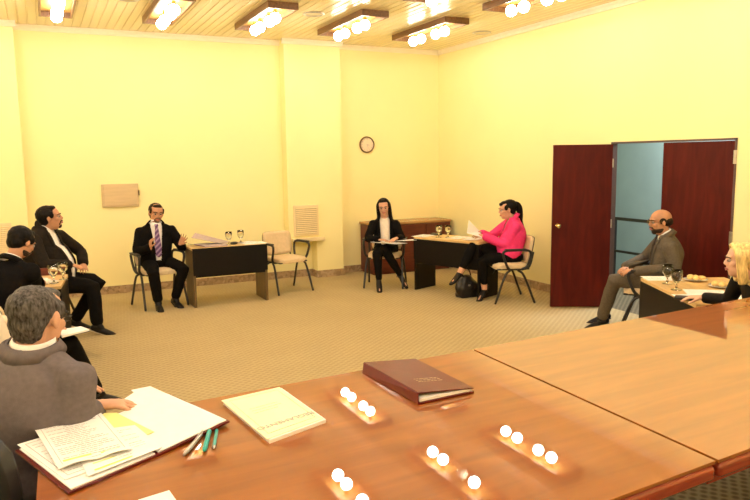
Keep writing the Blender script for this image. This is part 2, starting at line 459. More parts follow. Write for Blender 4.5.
def text_mesh(name, cu, m):
    t = bpy.data.objects.new('tmp', cu); COL.objects.link(t); dg = bpy.context.evaluated_depsgraph_get(); dg.update()
    me = bpy.data.meshes.new_from_object(t.evaluated_get(dg)); bpy.data.objects.remove(t); me.materials.clear(); me.materials.append(m)
    o = bpy.data.objects.new(name, me); COL.objects.link(o); return o
ck = thing('wall_clock', 'round brown rimmed wall clock with pale face above the low cabinet', 'clock', (4.66, YB, 2.0))
RX = Matrix.Rotation(PI / 2, 3, 'X')
b = B(); lathe(b, [(.108, 0), (.128, 0), (.130, .012), (.125, .03), (.112, .034), (.108, .02)], (4.66, YB, 2.0), 40, RX, loop=True); 
obj('rim', b, M['brown'], ck, smooth=True)
b = B(); lathe(b, [(0, .004), (.112, .004), (.112, .014), (0, .016)], (4.66, YB, 2.0), 40, RX); obj('dial', b, M['face'], ck)
for k in range(12):
    a = PI / 2 - (k + 1) * PI / 6
    cu = bpy.data.curves.new('numeral', 'FONT'); cu.body = str(k + 1); cu.size = .03; cu.align_x = 'CENTER'; cu.align_y = 'CENTER'; cu.extrude = .0008
    o = text_mesh('numeral', cu, M['ink']); o.parent = ck; o.location = (.088 * math.cos(a), -.0185, .088 * math.sin(a)); o.rotation_euler = (PI / 2, 0, 0)
for ang, L, w_ in ((math.radians(-12), .055, .006), (math.radians(38), .075, .004)):
    b = B(); box(b, (L / 2 - .01, 0, 0), (L, .002, w_)); o = obj('clock_hand', b, M['ink'], ck, world=False)
    o.location = (0, -.021, 0); o.rotation_euler = (0, -ang if L < .06 else ang * 1.9, 0)

# ------------------------------------------------------------------ ceiling lamps
def lamp(loc, label, group, unlit=None):
    t = thing('ceiling_lamp', label, 'ceiling lamp', loc, 0, group)
    b = B(); W, L, H = .35, 1.42, .075
    for s in (-1, 1):
        box(b, (s * (W / 2 - .011), 0, -H / 2), (.022, L, H)); box(b, (0, s * (L / 2 - .011), -H / 2), (W - .044, .022, H))
    obj('frame', b, M['frame'], t, world=False)
    b = B(); box(b, (0, 0, -.01), (W - .046, L - .046, .012)); obj('reflector', b, M['reflector'], t, world=False)
    for k, y in enumerate((.41, .19, -.19, -.41)):
        b = B(); lathe(b, [(.022, -.016), (.022, -.055), (.018, -.07)], (0, y, 0), 12)
        sk = obj('socket', b, M['brass'], t, world=False)
        b = B(); ell(b, (0, y, -.12), (.062, .062, .062), seg=14)
        obj('globe_bulb', b, M['globe_off'] if unlit == k else M['globe'], t, smooth=True, world=False)
    return t
rowdesc = {}
names = ['leftmost ceiling lamp of the far row, seen almost end on, at the top left', 'wood framed ceiling lamp second from left in the far row, above the access panel',
         'wood framed ceiling lamp third from left in the far row, left of the pilaster', 'wood framed ceiling lamp fourth from left in the far row, over the pilaster',
         'wood framed ceiling lamp rightmost of the far row, nearest the back right corner']
base_lamp = lamp((.29, 8.19, 3.5), names[0], 'four globe ceiling lamps')
for i in range(1, 5): dup(base_lamp, (.29 + 1.12 * i, 8.19, 3.5), 0, names[i])
dup(base_lamp, (4.80, 6.02, 3.5), 0, 'wood framed ceiling lamp cut off by the top edge, nearest to the right wall')
lamp((3.73, 5.92, 3.5), 'ceiling lamp with one dead globe, mirrored right of centre in the table', 'four globe ceiling lamps', unlit=2)
dup(base_lamp, (2.57, 5.88, 3.5), 0, 'ceiling lamp out of frame whose globes mirror at the bottom centre of the table')
for j in range(0, 5):
    for i in range(-3, 5):
        if j == 0 and i >= 0 or j == 1 and i >= 1: continue
        dup(base_lamp, (.29 + 1.12 * i, 8.12 - 2.1 * j, 3.5), 0, 'wood framed four globe ceiling lamp outside the picture over the near part of the room')
def downl(loc, label):
    t = thing('ceiling_speaker', label, 'ceiling speaker', loc, 0, 'round ceiling fittings')
    b = B(); lathe(b, [(.10, 0), (.13, 0), (.132, -.008), (.105, -.014), (.10, -.006)], n=32, loop=True); obj('ring', b, M['steel'], t, smooth=True, world=False)
    b = B(); lathe(b, [(0, -.002), (.10, -.002), (.10, -.004), (0, -.005)], n=32); obj('mesh_cover', b, M['ceil'], t, world=False)
downl((.97, 7.95, 3.5), 'round grey ceiling speaker at the top edge between the two leftmost lamps')
downl((3.06, 7.95, 3.5), 'thin round ceiling ring fitting between the third and fourth lamps')
downl((5.66, 8.25, 3.5), 'thin round ceiling ring fitting in the corner by the right wall')

# ------------------------------------------------------------------ conference table on the dais
ZT = .96
def table(name, cx, cy, L, W, label, ang):
    t = thing(name, label, 'table', (cx, cy, .2), ang)
    h_ = ZT - .2
    def part(nm, c, d, m, **k):
        b = B(); box(b, c, d)
        for v_ in b.verts: v_.co.x += .10 * v_.co.y          # the ends are cut slightly on the skew
        obj(nm, b, m, t, world=False, **k)
    part('glass_top', (0, 0, h_ - .005), (L, W, .010), M['table'], bevel=.0012)
    part('edge_band', (0, 0, h_ - .034), (L - .004, W + .014, .046), M['table_edge'], bevel=.016, bseg=4)
    part('apron', (0, 0, h_ - .10), (L - .2, W - .2, .085), M['table_edge'])
    for sx in (-1, 1): part('leg', (sx * (L / 2 - .28), .1, (h_ - .143) / 2), (.06, W * .45, h_ - .143), M['table_edge'], bevel=.01)
    return t
table('conference_table', .785, 1.781, 1.71, 1.24, 'glossy cherry wood conference table module in the foreground holding the folders', .075)
table('conference_table', 2.793, 1.931, 2.295, 1.24, 'glossy conference table module on the right of the joint, with an empty top', .075)

# ------------------------------------------------------------------ things on the conference table
def quad_sheet(name, pts, z, th, m, parent=None, sag=None, div=1):
    """sheet of paper from 4 ground corners (a,b,c,d), real thickness"""
    P = [V((p[0], p[1], z if len(p) < 3 else p[2])) for p in pts]
    b = B(); N = div
    g_ = [[None] * (N + 1) for _ in range(N + 1)]; g2 = [[None] * (N + 1) for _ in range(N + 1)]
    for i in range(N + 1):
        for j in range(N + 1):
            u, v = i / N, j / N
            p = (P[0] * (1 - u) + P[1] * u) * (1 - v) + (P[3] * (1 - u) + P[2] * u) * v
            if sag: p = p + V((0, 0, sag(u, v)))
            g_[i][j] = b.verts.new(p); g2[i][j] = b.verts.new(p + V((0, 0, -th)))
    for i in range(N):
        for j in range(N):
            b.faces.new((g_[i][j], g_[i + 1][j], g_[i + 1][j + 1], g_[i][j + 1]))
            b.faces.new((g2[i][j], g2[i][j + 1], g2[i + 1][j + 1], g2[i + 1][j]))
    for i in range(N):
        b.faces.new((g_[i][0], g2[i][0], g2[i + 1][0], g_[i + 1][0])); b.faces.new((g_[i][N], g_[i + 1][N], g2[i + 1][N], g2[i][N]))
        b.faces.new((g_[0][i], g_[0][i + 1], g2[0][i + 1], g2[0][i])); b.faces.new((g_[N][i], g2[N][i], g2[N][i + 1], g_[N][i + 1]))
    return obj(name, b, m, parent)

def sheet_marks(parent, pts, z, border=True, lines=10, m=None, hil=(), u0=.12, u1=.88, v0=.1, v1=.9, seed=1):
    """printed border and illegible lines of print lying on a sheet with corners a,b,c,d"""
    rnd = random.Random(seed); P = [V((p[0], p[1], z if len(p) < 3 else p[2] + .0006)) for p in pts]
    def at(u, v): return (P[0] * (1 - u) + P[1] * u) * (1 - v) + (P[3] * (1 - u) + P[2] * u) * v
    def patch(b, ua, va, ub, vb):
        q = [at(ua, va), at(ub, va), at(ub, vb), at(ua, vb)]
        lo = [b.verts.new(p) for p in q]; hi = [b.verts.new(p + V((0, 0, .0003))) for p in q]
        b.faces.new(lo); b.faces.new(hi)
        for k in range(4): b.faces.new((lo[k], lo[(k + 1) % 4], hi[(k + 1) % 4], hi[k]))
    b = B(); e = .006
    if border:
        patch(b, u0 - .05, v0 - .04, u1 + .05, v0 - .04 + e); patch(b, u0 - .05, v1 + .04, u1 + .05, v1 + .04 + e)
        patch(b, u0 - .05, v0 - .04, u0 - .05 + e, v1 + .04); patch(b, u1 + .05, v0 - .04, u1 + .05 + e, v1 + .04)
    for k in range(lines):
        v = v0 + (k + .5) * (v1 - v0) / lines; a = u0
        end = u1 - (rnd.random() * .3 if rnd.random() < .3 else 0)
        if rnd.random() < .2: a = u0 + .25; end = u1 - .25
        while a < end:
            w_ = rnd.uniform(.03, .09); patch(b, a, v, min(a + w_, end), v + .007); a += w_ + .015
    obj('print', b, m or M['ink'], parent)
    if hil:
        b = B()
        for (ua, va, ub, vb) in hil: patch(b, ua, va, ub, vb)
        obj('highlighting', b, M['hilite'], parent)

# open burgundy folder
FB = V((.01, 1.83, 0)); FU = V((.48, .27, 0)); FV = V((-.13, .355, 0))
def FP(u, v, z): p = FB + FU * u + FV * v; return (p.x, p.y, z)
fo = thing('document_folder', 'open burgundy folder with white inner pages in front of the grey suited man', 'folder', (.2, 2.1, ZT))
quad_sheet('cover', [FP(0, 0, ZT + .008), FP(.5, 0, ZT + .006), FP(.5, 1, ZT + .006), FP(0, 1, ZT + .008)], 0, .006, M['leather'], fo)
quad_sheet('cover', [FP(.5, 0, ZT + .006), FP(1, 0, ZT + .016), FP(1, 1, ZT + .016), FP(.5, 1, ZT + .006)], 0, .006, M['leather'], fo)
quad_sheet('inner_page', [FP(.02, .02, ZT + .011), FP(.49, .02, ZT + .009), FP(.49, .98, ZT + .009), FP(.02, .98, ZT + .011)], 0, .003, M['paper'], fo)
quad_sheet('inner_page', [FP(.51, .02, ZT + .010), FP(.985, .02, ZT + .020), FP(.985, .98, ZT + .020), FP(.51, .98, ZT + .010)], 0, .003, M['paper'], fo)
z = ZT + .0125
# sheets: corner order a (far left), b (far right), c (near right), d (near left)
g = 'loose sheets in the open folder'
s = quad_sheet('paper_sheet', [(-.115, 2.215), (.09, 2.30), (.20, 1.99), (.005, 1.90)], z + .001, .0012, M['paper'])
tag(s, 'white printed sheet lying lowest in the open folder, its corner at the left', 'paper', g)
sheet_marks(s, [(-.115, 2.215), (.09, 2.30), (.20, 1.99), (.005, 1.90)], z + .002, lines=12, seed=3)
q = [(.04, 2.25), (.30, 2.17), (.235, 1.945), (.03, 1.88)]
s = quad_sheet('yellow_sheet', [(.115, 2.375), (.175, 2.345), (.262, 2.12), (.13, 2.05)], z + .003, .0012, M['yellow'])
tag(s, 'yellow sheet showing from under the top page of the open folder', 'paper', g)
s = quad_sheet('paper_sheet', [(.02, 2.22), (.215, 2.20), (.265, 1.985), (.06, 1.885)], z + .005, .0012, M['paper'])
tag(s, 'white sheet with yellow highlighting below the bordered top page', 'paper', g)
sheet_marks(s, [(.02, 2.22), (.215, 2.20), (.265, 1.985), (.06, 1.885)], z + .006, border=False, lines=12, seed=5, hil=((.12, .80, .42, .815), (.1, .93, .6, .955)))
q = [(-.078, 2.35), (.122, 2.385), (.185, 1.995), (-.008, 1.955)]
curl = lambda u, v: .014 * math.exp(-((v - 1) / .06) ** 2) * abs(math.sin(u * 6)) * .5
s = quad_sheet('paper_sheet', [(*p, z + .010) for p in q], 0, .0012, M['paper'], sag=curl, div=16)
tag(s, 'white page with a printed border and yellow marks on top in the open folder', 'paper', g)
sheet_marks(s, q, z + .0108, lines=22, seed=9, hil=((.10, .875, .48, .905), (.60, .90, .86, .925)))

# held papers beyond the folder
s = quad_sheet('paper_sheet', [(.245, 2.565, ZT + .015), (.315, 2.585, ZT + .012), (.415, 2.345, ZT + .003), (.30, 2.32, ZT + .003)], 0, .0015, M['paper'])
tag(s, 'white sheet jutting over the far table edge, right one of the two by the hand', 'paper', 'sheets by the hand')
s = quad_sheet('paper_sheet', [(.19, 2.44, ZT + .017), (.275, 2.56, ZT + .017), (.35, 2.37, ZT + .0055), (.24, 2.30, ZT + .0055)], 0, .0015, M['paper'])
tag(s, 'white sheet under the fingers of the grey suited man at the table edge', 'paper', 'sheets by the hand')

# reglamento booklet
q = [(.512, 2.305), (.735, 2.345), (.765, 1.985), (.555, 1.91)]
bk = thing('stapled_booklet', 'pale yellow printed booklet marked REGLAMENTO in the middle of the table', 'booklet', (.64, 2.14, ZT))
o_ = (.006, -.006)
quad_sheet('pages', [(x + o_[0] * (1 if i in (1, 2) else 1), y + o_[1]) for i, (x, y) in enumerate(q)], ZT + .011, .011, M['paper'], bk)
quad_sheet('cover_page', q, ZT + .0135, .0015, M['paper_y'], bk)
sheet_marks(bk, q, ZT + .0142, lines=0, u0=.14, u1=.86, v0=.1, v1=.88, m=M['ink2'])
du = (V((*q[0], 0)) + V((*q[3], 0)) - V((*q[1], 0)) - V((*q[2], 0))); ang = math.atan2(du.y, du.x)
def doc_text(txt, u, v, size, m):
    P = [V((*p, ZT + .0146)) for p in q]
    p = (P[0] * (1 - u) + P[1] * u) * (1 - v) + (P[3] * (1 - u) + P[2] * u) * v
    cu = bpy.data.curves.new('title', 'FONT'); cu.body = txt; cu.size = size; cu.align_x = 'CENTER'; cu.align_y = 'CENTER'; cu.extrude = .0002
    o = text_mesh('title', cu, m); o.parent = bk; o.location = p - V((.64, 2.14, ZT)); o.rotation_euler = (0, 0, ang)
doc_text('REGLAMENTO', .5, .80, .033, M['ink'])
sheet_marks(bk, q, ZT + .0142, border=False, lines=3, u0=.22, u1=.72, v0=.33, v1=.50, m=M['ink2'], seed=4)

# closed leather folder with lifted cover
q = [(1.088, 2.381), (1.340, 2.400), (1.345, 1.992), (1.110, 1.978)]
lf = thing('leather_folder', 'closed burgundy leather folder full of papers near the far table edge', 'folder', (1.22, 2.19, ZT))
quad_sheet('back_cover', q, ZT + .006, .005, M['leather'], lf)
quad_sheet('pages', [(1.10, 2.375), (1.334, 2.39), (1.339, 1.999), (1.120, 1.987)], ZT + .017, .010, M['paper'], lf)
cq = [(1.108, 2.417, ZT + .034), (1.335, 2.402, ZT + .021), (1.345, 1.994, ZT + .019), (1.122, 2.000, ZT + .036)]
quad_sheet('front_cover', cq, 0, .0035, M['leather'], lf)
sheet_marks(lf, cq, 0, border=False, lines=3, v0=.62, v1=.74, u0=.30, u1=.74, m=M['emboss'], seed=2)
b = B(); q_ = [V((1.086, 2.383, ZT + .002)), V((1.108, 1.980, ZT + .002)), V((1.119, 2.000, ZT + .034)), V((1.106, 2.415, ZT + .032))]
vs = [b.verts.new(p) for p in q_] + [b.verts.new(p + V((.004, 0, 0))) for p in q_]
for f in ((0, 1, 2, 3), (4, 5, 6, 7), (0, 1, 5, 4), (1, 2, 6, 5), (2, 3, 7, 6), (3, 0, 4, 7)): b.faces.new([vs[i] for i in f])
obj('spine', b, M['leather'], lf)

# pens
def pen(p0, p1, r, m, label, name='pen', tip=None):
    p0 = V(p0); p1 = V(p1); t = thing(name, label, 'pen', (p0.x, p0.y, ZT))
    d = (p1 - p0); b = B(); loft(b, [p0 + d * .1, p1], [r, r], n=12, round_cap=False); obj('barrel', b, m, t, smooth=False)
    b = B(); loft(b, [p0, p0 + d * .03, p0 + d * .1], [r * .3, r * .7, r], n=12, round_cap=False); obj('tip', b, tip or M['steel'], t)
    if name == 'pen':
        b = B(); box(b, p0 + d * .75 + V((0, 0, r + .002)), (.003, .04, .002), mx=d.to_track_quat('Y', 'Z').to_matrix().to_4x4()); obj('clip', b, M['steel'], t)
pen((.315, 1.925, ZT + .0075), (.41, 2.085, ZT + .0075), .0065, M['steel'], 'grey metal pen lying left of the two teal pens')
pen((.372, 1.925, ZT + .0078), (.418, 2.065, ZT + .0078), .0070, M['teal'], 'thick teal pen between the grey pen and the thin teal one', 'marker_pen', M['teal'])
pen((.402, 1.935, ZT + .006), (.441, 2.065, ZT + .006), .0050, M['teal'], 'thin teal pencil, rightmost of the three pens', 'pencil')
s = quad_sheet('paper_sheet', [(.165, 1.722), (.243, 1.738), (.27, 1.50), (.13, 1.48)], ZT + .002, .0016, M['paper'])
tag(s, 'white paper slip cut off by the bottom edge of the photo', 'paper')

# ------------------------------------------------------------------ furniture
def make_chair(name='conference_chair'):
    """stackable tube chair with arms; front is +Y"""
    t = thing(name, '', 'chair')
    def w(bmx, nm, m, **k): return obj(nm, bmx, m, t, world=False, **k)
    b = B()  # cushion
    N = 9
    v = box(b, (0, 0, .45), (.46, .43, .045)); bmesh.ops.subdivide_edges(b, edges=b.edges, cuts=5, use_grid_fill=True)
    for x in b.verts:
        r = (abs(x.co.x) / .23) ** 4 + (abs(x.co.y) / .215) ** 4
        k = 1 - .10 * max(0, r - .8)
        x.co.x *= k; x.co.y *= k; x.co.z += .012 * (1 - min(1, r)) + (-.015 if x.co.y > .17 else 0)
    w(b, 'seat', M['cream'], smooth=True, bevel=0)
    b = B(); box(b, (0, 0, .420), (.43, .40, .018)); w(b, 'seat_shell', M['plastic'], bevel=.006)
    b = B(); box(b, (0, 0, 0), (.44, .035, .33)); bmesh.ops.subdivide_edges(b, edges=b.edges, cuts=6, use_grid_fill=True)
    for x in b.verts:
        r = (abs(x.co.x) / .22) ** 4 + (abs(x.co.z) / .165) ** 4
        k = 1 - .09 * max(0, r - .8); x.co.x *= k; x.co.z *= k
        x.co.y += .35 * x.co.x ** 2 * 1.6
    bmesh.ops.transform(b, matrix=Matrix.Translation((0, -.235, .645)) @ Matrix.Rotation(math.radians(10), 4, 'X'), verts=b.verts)
    w(b, 'backrest', M['cream'], smooth=True)
    b = B(); box(b, (0, 0, 0), (.45, .012, .34)); bmesh.ops.subdivide_edges(b, edges=b.edges, cuts=6, use_grid_fill=True)
    for x in b.verts:
        r = (abs(x.co.x) / .22) ** 4 + (abs(x.co.z) / .165) ** 4
        k = 1 - .09 * max(0, r - .8); x.co.x *= k; x.co.z *= k
        x.co.y += .35 * x.co.x ** 2 * 1.6 - .022
    bmesh.ops.transform(b, matrix=Matrix.Translation((0, -.235, .645)) @ Matrix.Rotation(math.radians(10), 4, 'X'), verts=b.verts)
    w(b, 'back_shell', M['plastic'], smooth=True)
    for s in (-1, 1):
        b = B(); pipe(b, [(s * .235, .05, .41), (s * .25, .12, .34), (s * .27, .24, .012)], .0145); w(b, 'leg', M['tube'], smooth=True)
        b = B(); pipe(b, [(s * .235, -.05, .41), (s * .25, -.12, .34), (s * .27, -.25, .012)], .0145); w(b, 'leg', M['tube'], smooth=True)
        b = B(); pipe(b, [(s * .20, .02, .415), (s * .205, -.16, .42), (s * .205, -.215, .48), (s * .20, -.25, .62)], .011); w(b, 'back_upright', M['tube'], smooth=True)
        b = B(); pipe(b, [(s * .235, .06, .42), (s * .27, .10, .47), (s * .28, .15, .60), (s * .28, .13, .655), (s * .28, .0, .665), (s * .27, -.16, .655), (s * .26, -.20, .60), (s * .245, -.16, .46), (s * .235, -.1, .42)], .016, k=4)
        box(b, (s * .28, .0, .672), (.045, .26, .018)); w(b, 'armrest', M['plastic'], smooth=False)
    b = B(); pipe(b, [(-.235, .05, .408), (.235, .05, .408)], .011, smooth=False); pipe(b, [(-.235, -.05, .408), (.235, -.05, .408)], .011, smooth=False); w(b, 'stretcher', M['tube'])
    return t
CH = make_chair()
def put(ch, x, y, deg, label, z=0, first=False, group='cream upholstered conference chairs'):
    rz = math.radians(deg - 90)
    if first:
        ch.location = (x, y, z); ch.rotation_euler = (0, 0, rz); ch['label'] = label; ch['group'] = group; return ch
    return dup(ch, (x, y, z), rz, label, group)
put(CH, 2.95, 8.93, 283, 'empty cream chair with black arms beside the left desk', first=True)
put(CH, 1.25, 8.82, 282, 'cream chair under the gesturing man in the purple tie')
put(CH, 4.30, 8.60, 236, 'cream chair under the woman in the black jacket')
put(CH, 5.22, 6.98, 160, 'cream chair under the woman in the pink jacket')
put(CH, 5.44, 4.98, 128, 'cream chair under the balding man by the open door')
put(CH, -.02, 8.02, -20, 'chair under the large man at the left')
put(CH, -.38, 5.72, 62, 'chair under the bearded man at the left desk')
put(CH, -.44, 4.80, 30, 'chair at the left edge under the person in cream')
put(CH, 4.30, 2.92, 145, 'chair under the blond woman at the right edge')
# black chair of the man at the table
t = thing('office_chair', 'black chair with curved back behind the grey suited man at bottom left', 'chair', (-.165, 2.31, .2), math.radians(55 - 90))
b = B(); box(b, (0, .02, .45), (.46, .44, .07)); obj('seat', b, M['chair_black'], t, world=False, bevel=.03, bseg=3)
b = B(); box(b, (0, 0, .03), (.46, .05, .42)); bmesh.ops.subdivide_edges(b, edges=b.edges, cuts=6, use_grid_fill=True)
for x in b.verts:
    k_ = 1 - .12 * max(0, (abs(x.co.x) / .23) ** 4 + (abs(x.co.z - .03) / .21) ** 4 - .8); x.co.x *= k_; x.co.z *= k_; x.co.y += .5 * x.co.x ** 2
bmesh.ops.transform(b, matrix=Matrix.Translation((0, -.25, .66)) @ Matrix.Rotation(math.radians(8), 4, 'X'), verts=b.verts)
obj('backrest', b, M['chair_black'], t, world=False, smooth=True)
b = B(); pipe(b, [(0, -.1, .42), (0, -.28, .45), (0, -.29, .6)], .02); obj('back_support', b, M['tube'], t, world=False, smooth=True)
for s in (-1, 1):
    b = B(); pipe(b, [(s * .24, .1, .44), (s * .27, .12, .55), (s * .27, .1, .64), (s * .27, -.1, .65), (s * .25, -.2, .62), (s * .23, -.22, .5)], .018); obj('armrest', b, M['chair_black'], t, world=False, smooth=True)
    for q_ in (-1, 1):
        b = B(); pipe(b, [(s * .19, q_ * .15, .43), (s * .23, q_ * .21, .02)], .0125, smooth=False); obj('leg', b, M['tube'], t, world=False)

def make_desk(A, u, L, v, W, label, side_m=None, H=.73, extra=None):
    """A: front-left floor corner, u along the front, v towards the user side"""
    A = V((*A, 0)); u = V((*u, 0)).normalized(); v = V((-u.y, u.x, 0)) if v > 0 else V((u.y, -u.x, 0))
    rz = math.atan2(u.y, u.x); sg = 1 if v.dot(V((-u.y, u.x, 0))) > 0 else -1
    t = thing('desk', label, 'desk', A, rz, 'black fronted meeting desks')
    b = B(); box2(b, (.0, 0, H - .028), (L, sg * W, H)); obj('desktop', b, M['desk_top'], t, world=False, bevel=.003)
    for x in (0, L - .03):
        b = B(); box2(b, (x, sg * .01, 0), (x + .03, sg * (W - .02), H - .0285)); obj('end_panel', b, side_m or M['desk_side'], t, world=False, bevel=.002)
    b = B(); box2(b, (.031, sg * .015, H - .36), (L - .031, sg * .033, H - .0285)); obj('modesty_panel', b, M['desk_dark'], t, world=False)
    return t
D1 = make_desk((1.60, 8.41), (.93, .02), .94, 1, .46, 'small desk with black front panel between the gesturing man and the empty chair')
b = B(); box2(b, (.0, -.004, .73 - .33), (.94, .012, .73)); obj('front_panel', b, M['desk_dark'], D1, world=False)
D7 = make_desk((4.50, 8.13), (.36, -.93), 1.06, 1, .46, 'black fronted desk beside the woman in pink', M['desk_dark'])
b = B(); box2(b, (.0, -.004, .73 - .30), (1.06, .012, .70)); obj('front_panel', b, M['desk_dark'], D7, world=False)
D8 = make_desk((4.65, 4.33), (-.48, -.94), 1.10, 1, .72, 'desk with a black front near the door holding glasses and pastries', M['desk_dark'])
b = B(); box2(b, (.0, -.004, .02), (1.10, .012, .70)); obj('front_panel', b, M['desk_dark'], D8, world=False)
D3 = make_desk((.10, 6.50), (-1, .12), 1.2, -1, .66, 'desk at the left edge in front of the bearded man', M['desk_dark'])
b = B(); box2(b, (.02, -.66, .70), (1.2, -.685, .80)); obj('back_panel', b, M['cab'], D3, world=False)

cb = thing('low_cabinet', 'long low reddish wooden cabinet against the back wall in the corner', 'cabinet', (5.2, 9.65, 0))
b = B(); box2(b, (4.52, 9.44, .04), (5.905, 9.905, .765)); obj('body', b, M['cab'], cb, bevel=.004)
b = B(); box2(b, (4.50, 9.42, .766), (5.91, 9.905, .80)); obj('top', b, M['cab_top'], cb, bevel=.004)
b = B(); box2(b, (4.54, 9.46, 0), (5.89, 9.90, .039)); obj('plinth', b, M['cab'], cb)
for i in range(3):
    x0 = 4.53 + i * .456
    b = B(); box2(b, (x0 + .004, 9.425, .06), (x0 + .450, 9.4395, .755)); dd = obj('door', b, M['cab'], cb, bevel=.003)
    b = B(); ell(b, (x0 + (.43 if i != 2 else .04), 9.415, .45), (.012, .012, .012), seg=10); obj('knob', b, M['brass'], dd, smooth=True)

# ------------------------------------------------------------------ glasses, plates, papers on the desks
def make_goblet(liquid='cola'):
    t = thing('water_goblet', '', 'glass'); t.scale = (1.18, 1.18, 1.12)
    b = B(); lathe(b, [(.0, 0), (.034, .001), (.034, .004), (.008, .010), (.006, .045), (.018, .058), (.034, .085), (.037, .115), (.034, .145), (.032, .145), (.035, .115), (.032, .087), (.017, .062), (0, .056)], n=24)
    obj('bowl', b, M['glass'], t, world=False, smooth=True)
    b = B(); lathe(b, [(0, .058), (.0165, .064), (.0308, .0872), (.0338, .115), (.0, .1151)], n=24); obj('drink', b, M[liquid], t, world=False, smooth=True)
    return t
G = make_goblet('water'); G2 = make_goblet('cola')
def putg(g, x, y, label, z=.73, first=False):
    if first: g.location = (x, y, z); g['label'] = label; g['group'] = 'stemmed glasses on the desks'; return
    dup(g, (x, y, z), 0, label, 'stemmed glasses on the desks')
putg(G2, 4.62, 4.02, 'stemmed glass of dark drink on the door side desk, nearer the balding man', first=True)
putg(G2, 4.47, 3.80, 'stemmed glass of dark drink on the door side desk, nearer the pastries')
putg(G, 4.75, 7.89, 'water glass on the desk of the woman in pink, farther from her', first=True)
putg(G, 4.84, 7.80, 'water glass on the desk of the woman in pink, nearer to her')
putg(G, .05, 6.68, 'water glass on the left desk, the nearer of two')
putg(G, .13, 6.83, 'water glass on the left desk, the farther of two')
putg(G, 2.10, 8.62, 'water glass on the small desk beside the papers')
putg(G, 2.28, 8.72, 'water glass on the small desk, right of the black phone')
def cup(x, y, label, z=.73):
    t = thing('cup', label, 'cup', (x, y, z)); b = B()
    lathe(b, [(0, 0), (.022, 0), (.032, .02), (.038, .06), (.035, .06), (.028, .02), (0, .008)], n=20); obj('bowl', b, M['plate'], t, world=False, smooth=True)
    b = B(); pipe(b, [(.034, 0, .05), (.055, 0, .045), (.052, 0, .022), (.03, 0, .018)], .004); obj('handle', b, M['plate'], t, world=False, smooth=True)
cup(-.03, 6.62, 'white cup on the left desk beside the glasses')
def plate(x, y, label, foodm, flabel, n_, seed):
    t = thing('plate', label, 'plate', (x, y, .73)); b = B()
    lathe(b, [(0, .004), (.05, .004), (.095, .016), (.097, .018), (.05, .009), (0, .008)], n=28); obj('dish', b, M['plate'], t, world=False, smooth=True)
    rnd = random.Random(seed)
    for k in range(n_):
        a = 2 * PI * k / n_ + rnd.random() * .3; rr = .045 if k else 0
        b = B(); ell(b, (0, 0, 0), (.035, .020, .018), seg=12)
        for q_ in b.verts: q_.co.y += .25 * abs(q_.co.x) * 1.2
        o = obj('pastry', b, foodm, None, smooth=True); o.location = (x + rr * math.cos(a), y + rr * math.sin(a), .7615 if k else .764); o.rotation_euler = (0, 0, a)
        tag(o, flabel, 'pastry', flabel[:30])
plate(4.93, 4.0, 'plate of pale pastries on the door side desk, farther from the blond woman', M['pastry'], 'pale yellow pastry heaped on the farther plate by the door', 5, 1)
plate(4.86, 3.70, 'plate of pale pastries on the door side desk, nearer the blond woman', M['pastry'], 'pale yellow pastry heaped on the plate nearer the blond woman', 5, 2)
b = B(); lathe(b, [(0, 0), (.028, 0), (.038, .02), (.040, .03), (.034, .045), (0, .052)], (4.83, 3.52, .73), 16); s = obj('muffin', b, M['muffin'], smooth=True); tag(s, 'dark brown bun on the desk beside the blond woman', 'bun')
def sheet_at(x, y, deg, label, z, w_=.21, h_=.297, m='paper', name='paper_sheet', grp=None, tilt=0, marks=True):
    a = math.radians(deg); u = V((math.cos(a), math.sin(a), 0)); v = V((-u.y, u.x, 0)); c = V((x, y, z))
    q = [c - u * w_ / 2 + v * h_ / 2 + V((0, 0, tilt)), c + u * w_ / 2 + v * h_ / 2 + V((0, 0, tilt)), c + u * w_ / 2 - v * h_ / 2, c - u * w_ / 2 - v * h_ / 2]
    o = quad_sheet(name, [tuple(p) for p in q], 0, .0015, M[m]); tag(o, label, 'paper', grp)
    if marks: sheet_marks(o, [tuple(p) for p in q], 0, border=False, lines=14, seed=int(x * 100) % 97)
    return o
g = 'papers on the desk by the door'
sheet_at(4.78, 4.22, 60, 'white sheet under the hands side of the door desk, beside the balding man', .7325, grp=g)
sheet_at(4.58, 3.62, 50, 'white sheet in front of the second glass on the door desk', .7325, grp=g)
sheet_at(4.62, 3.42, 35, 'white sheet nearest the blond woman on the door desk', .735, grp=g)
sheet_at(4.36, 3.52, 62, 'white sheet beside the black phone on the door desk', .7345, grp=g)
b = B(); box(b, (4.22, 3.50, .745), (.075, .15, .025), rz=.6); s = obj('phone', b, M['black'], bevel=.008); tag(s, 'black phone at the near corner of the door side desk', 'phone')
g = 'papers on the desk of the woman in pink'
sheet_at(4.66, 8.14, -65, 'white sheet at the far left end of the desk of the woman in pink', .7325, grp=g)
sheet_at(4.95, 7.72, -70, 'white sheet beside the two glasses on the right hand desk', .7325, grp=g)
sheet_at(5.03, 7.48, -55, 'white sheet under the forearm of the woman in pink', .735, grp=g)
b = B(); box(b, (4.86, 8.14, .742), (.08, .16, .022), rz=.3); s = obj('phone', b, M['black'], bevel=.008); tag(s, 'black phone on the desk near the low cabinet', 'phone')
g = 'papers on the left desks'
sheet_at(2.42, 8.60, 5, 'white sheet on the small desk near the empty chair', .7325, .30, .21, grp=g)
sheet_at(2.36, 8.68, 30, 'white sheet across another at the right end of the small desk', .735, .25, .2, grp=g)
sheet_at(-.08, 6.85, 20, 'white sheet on the left desk under the hand of the bearded man', .7325, grp=g)
sheet_at(-.02, 6.75, 50, 'white sheet beside the cup on the left desk', .735, .2, .15, grp=g)
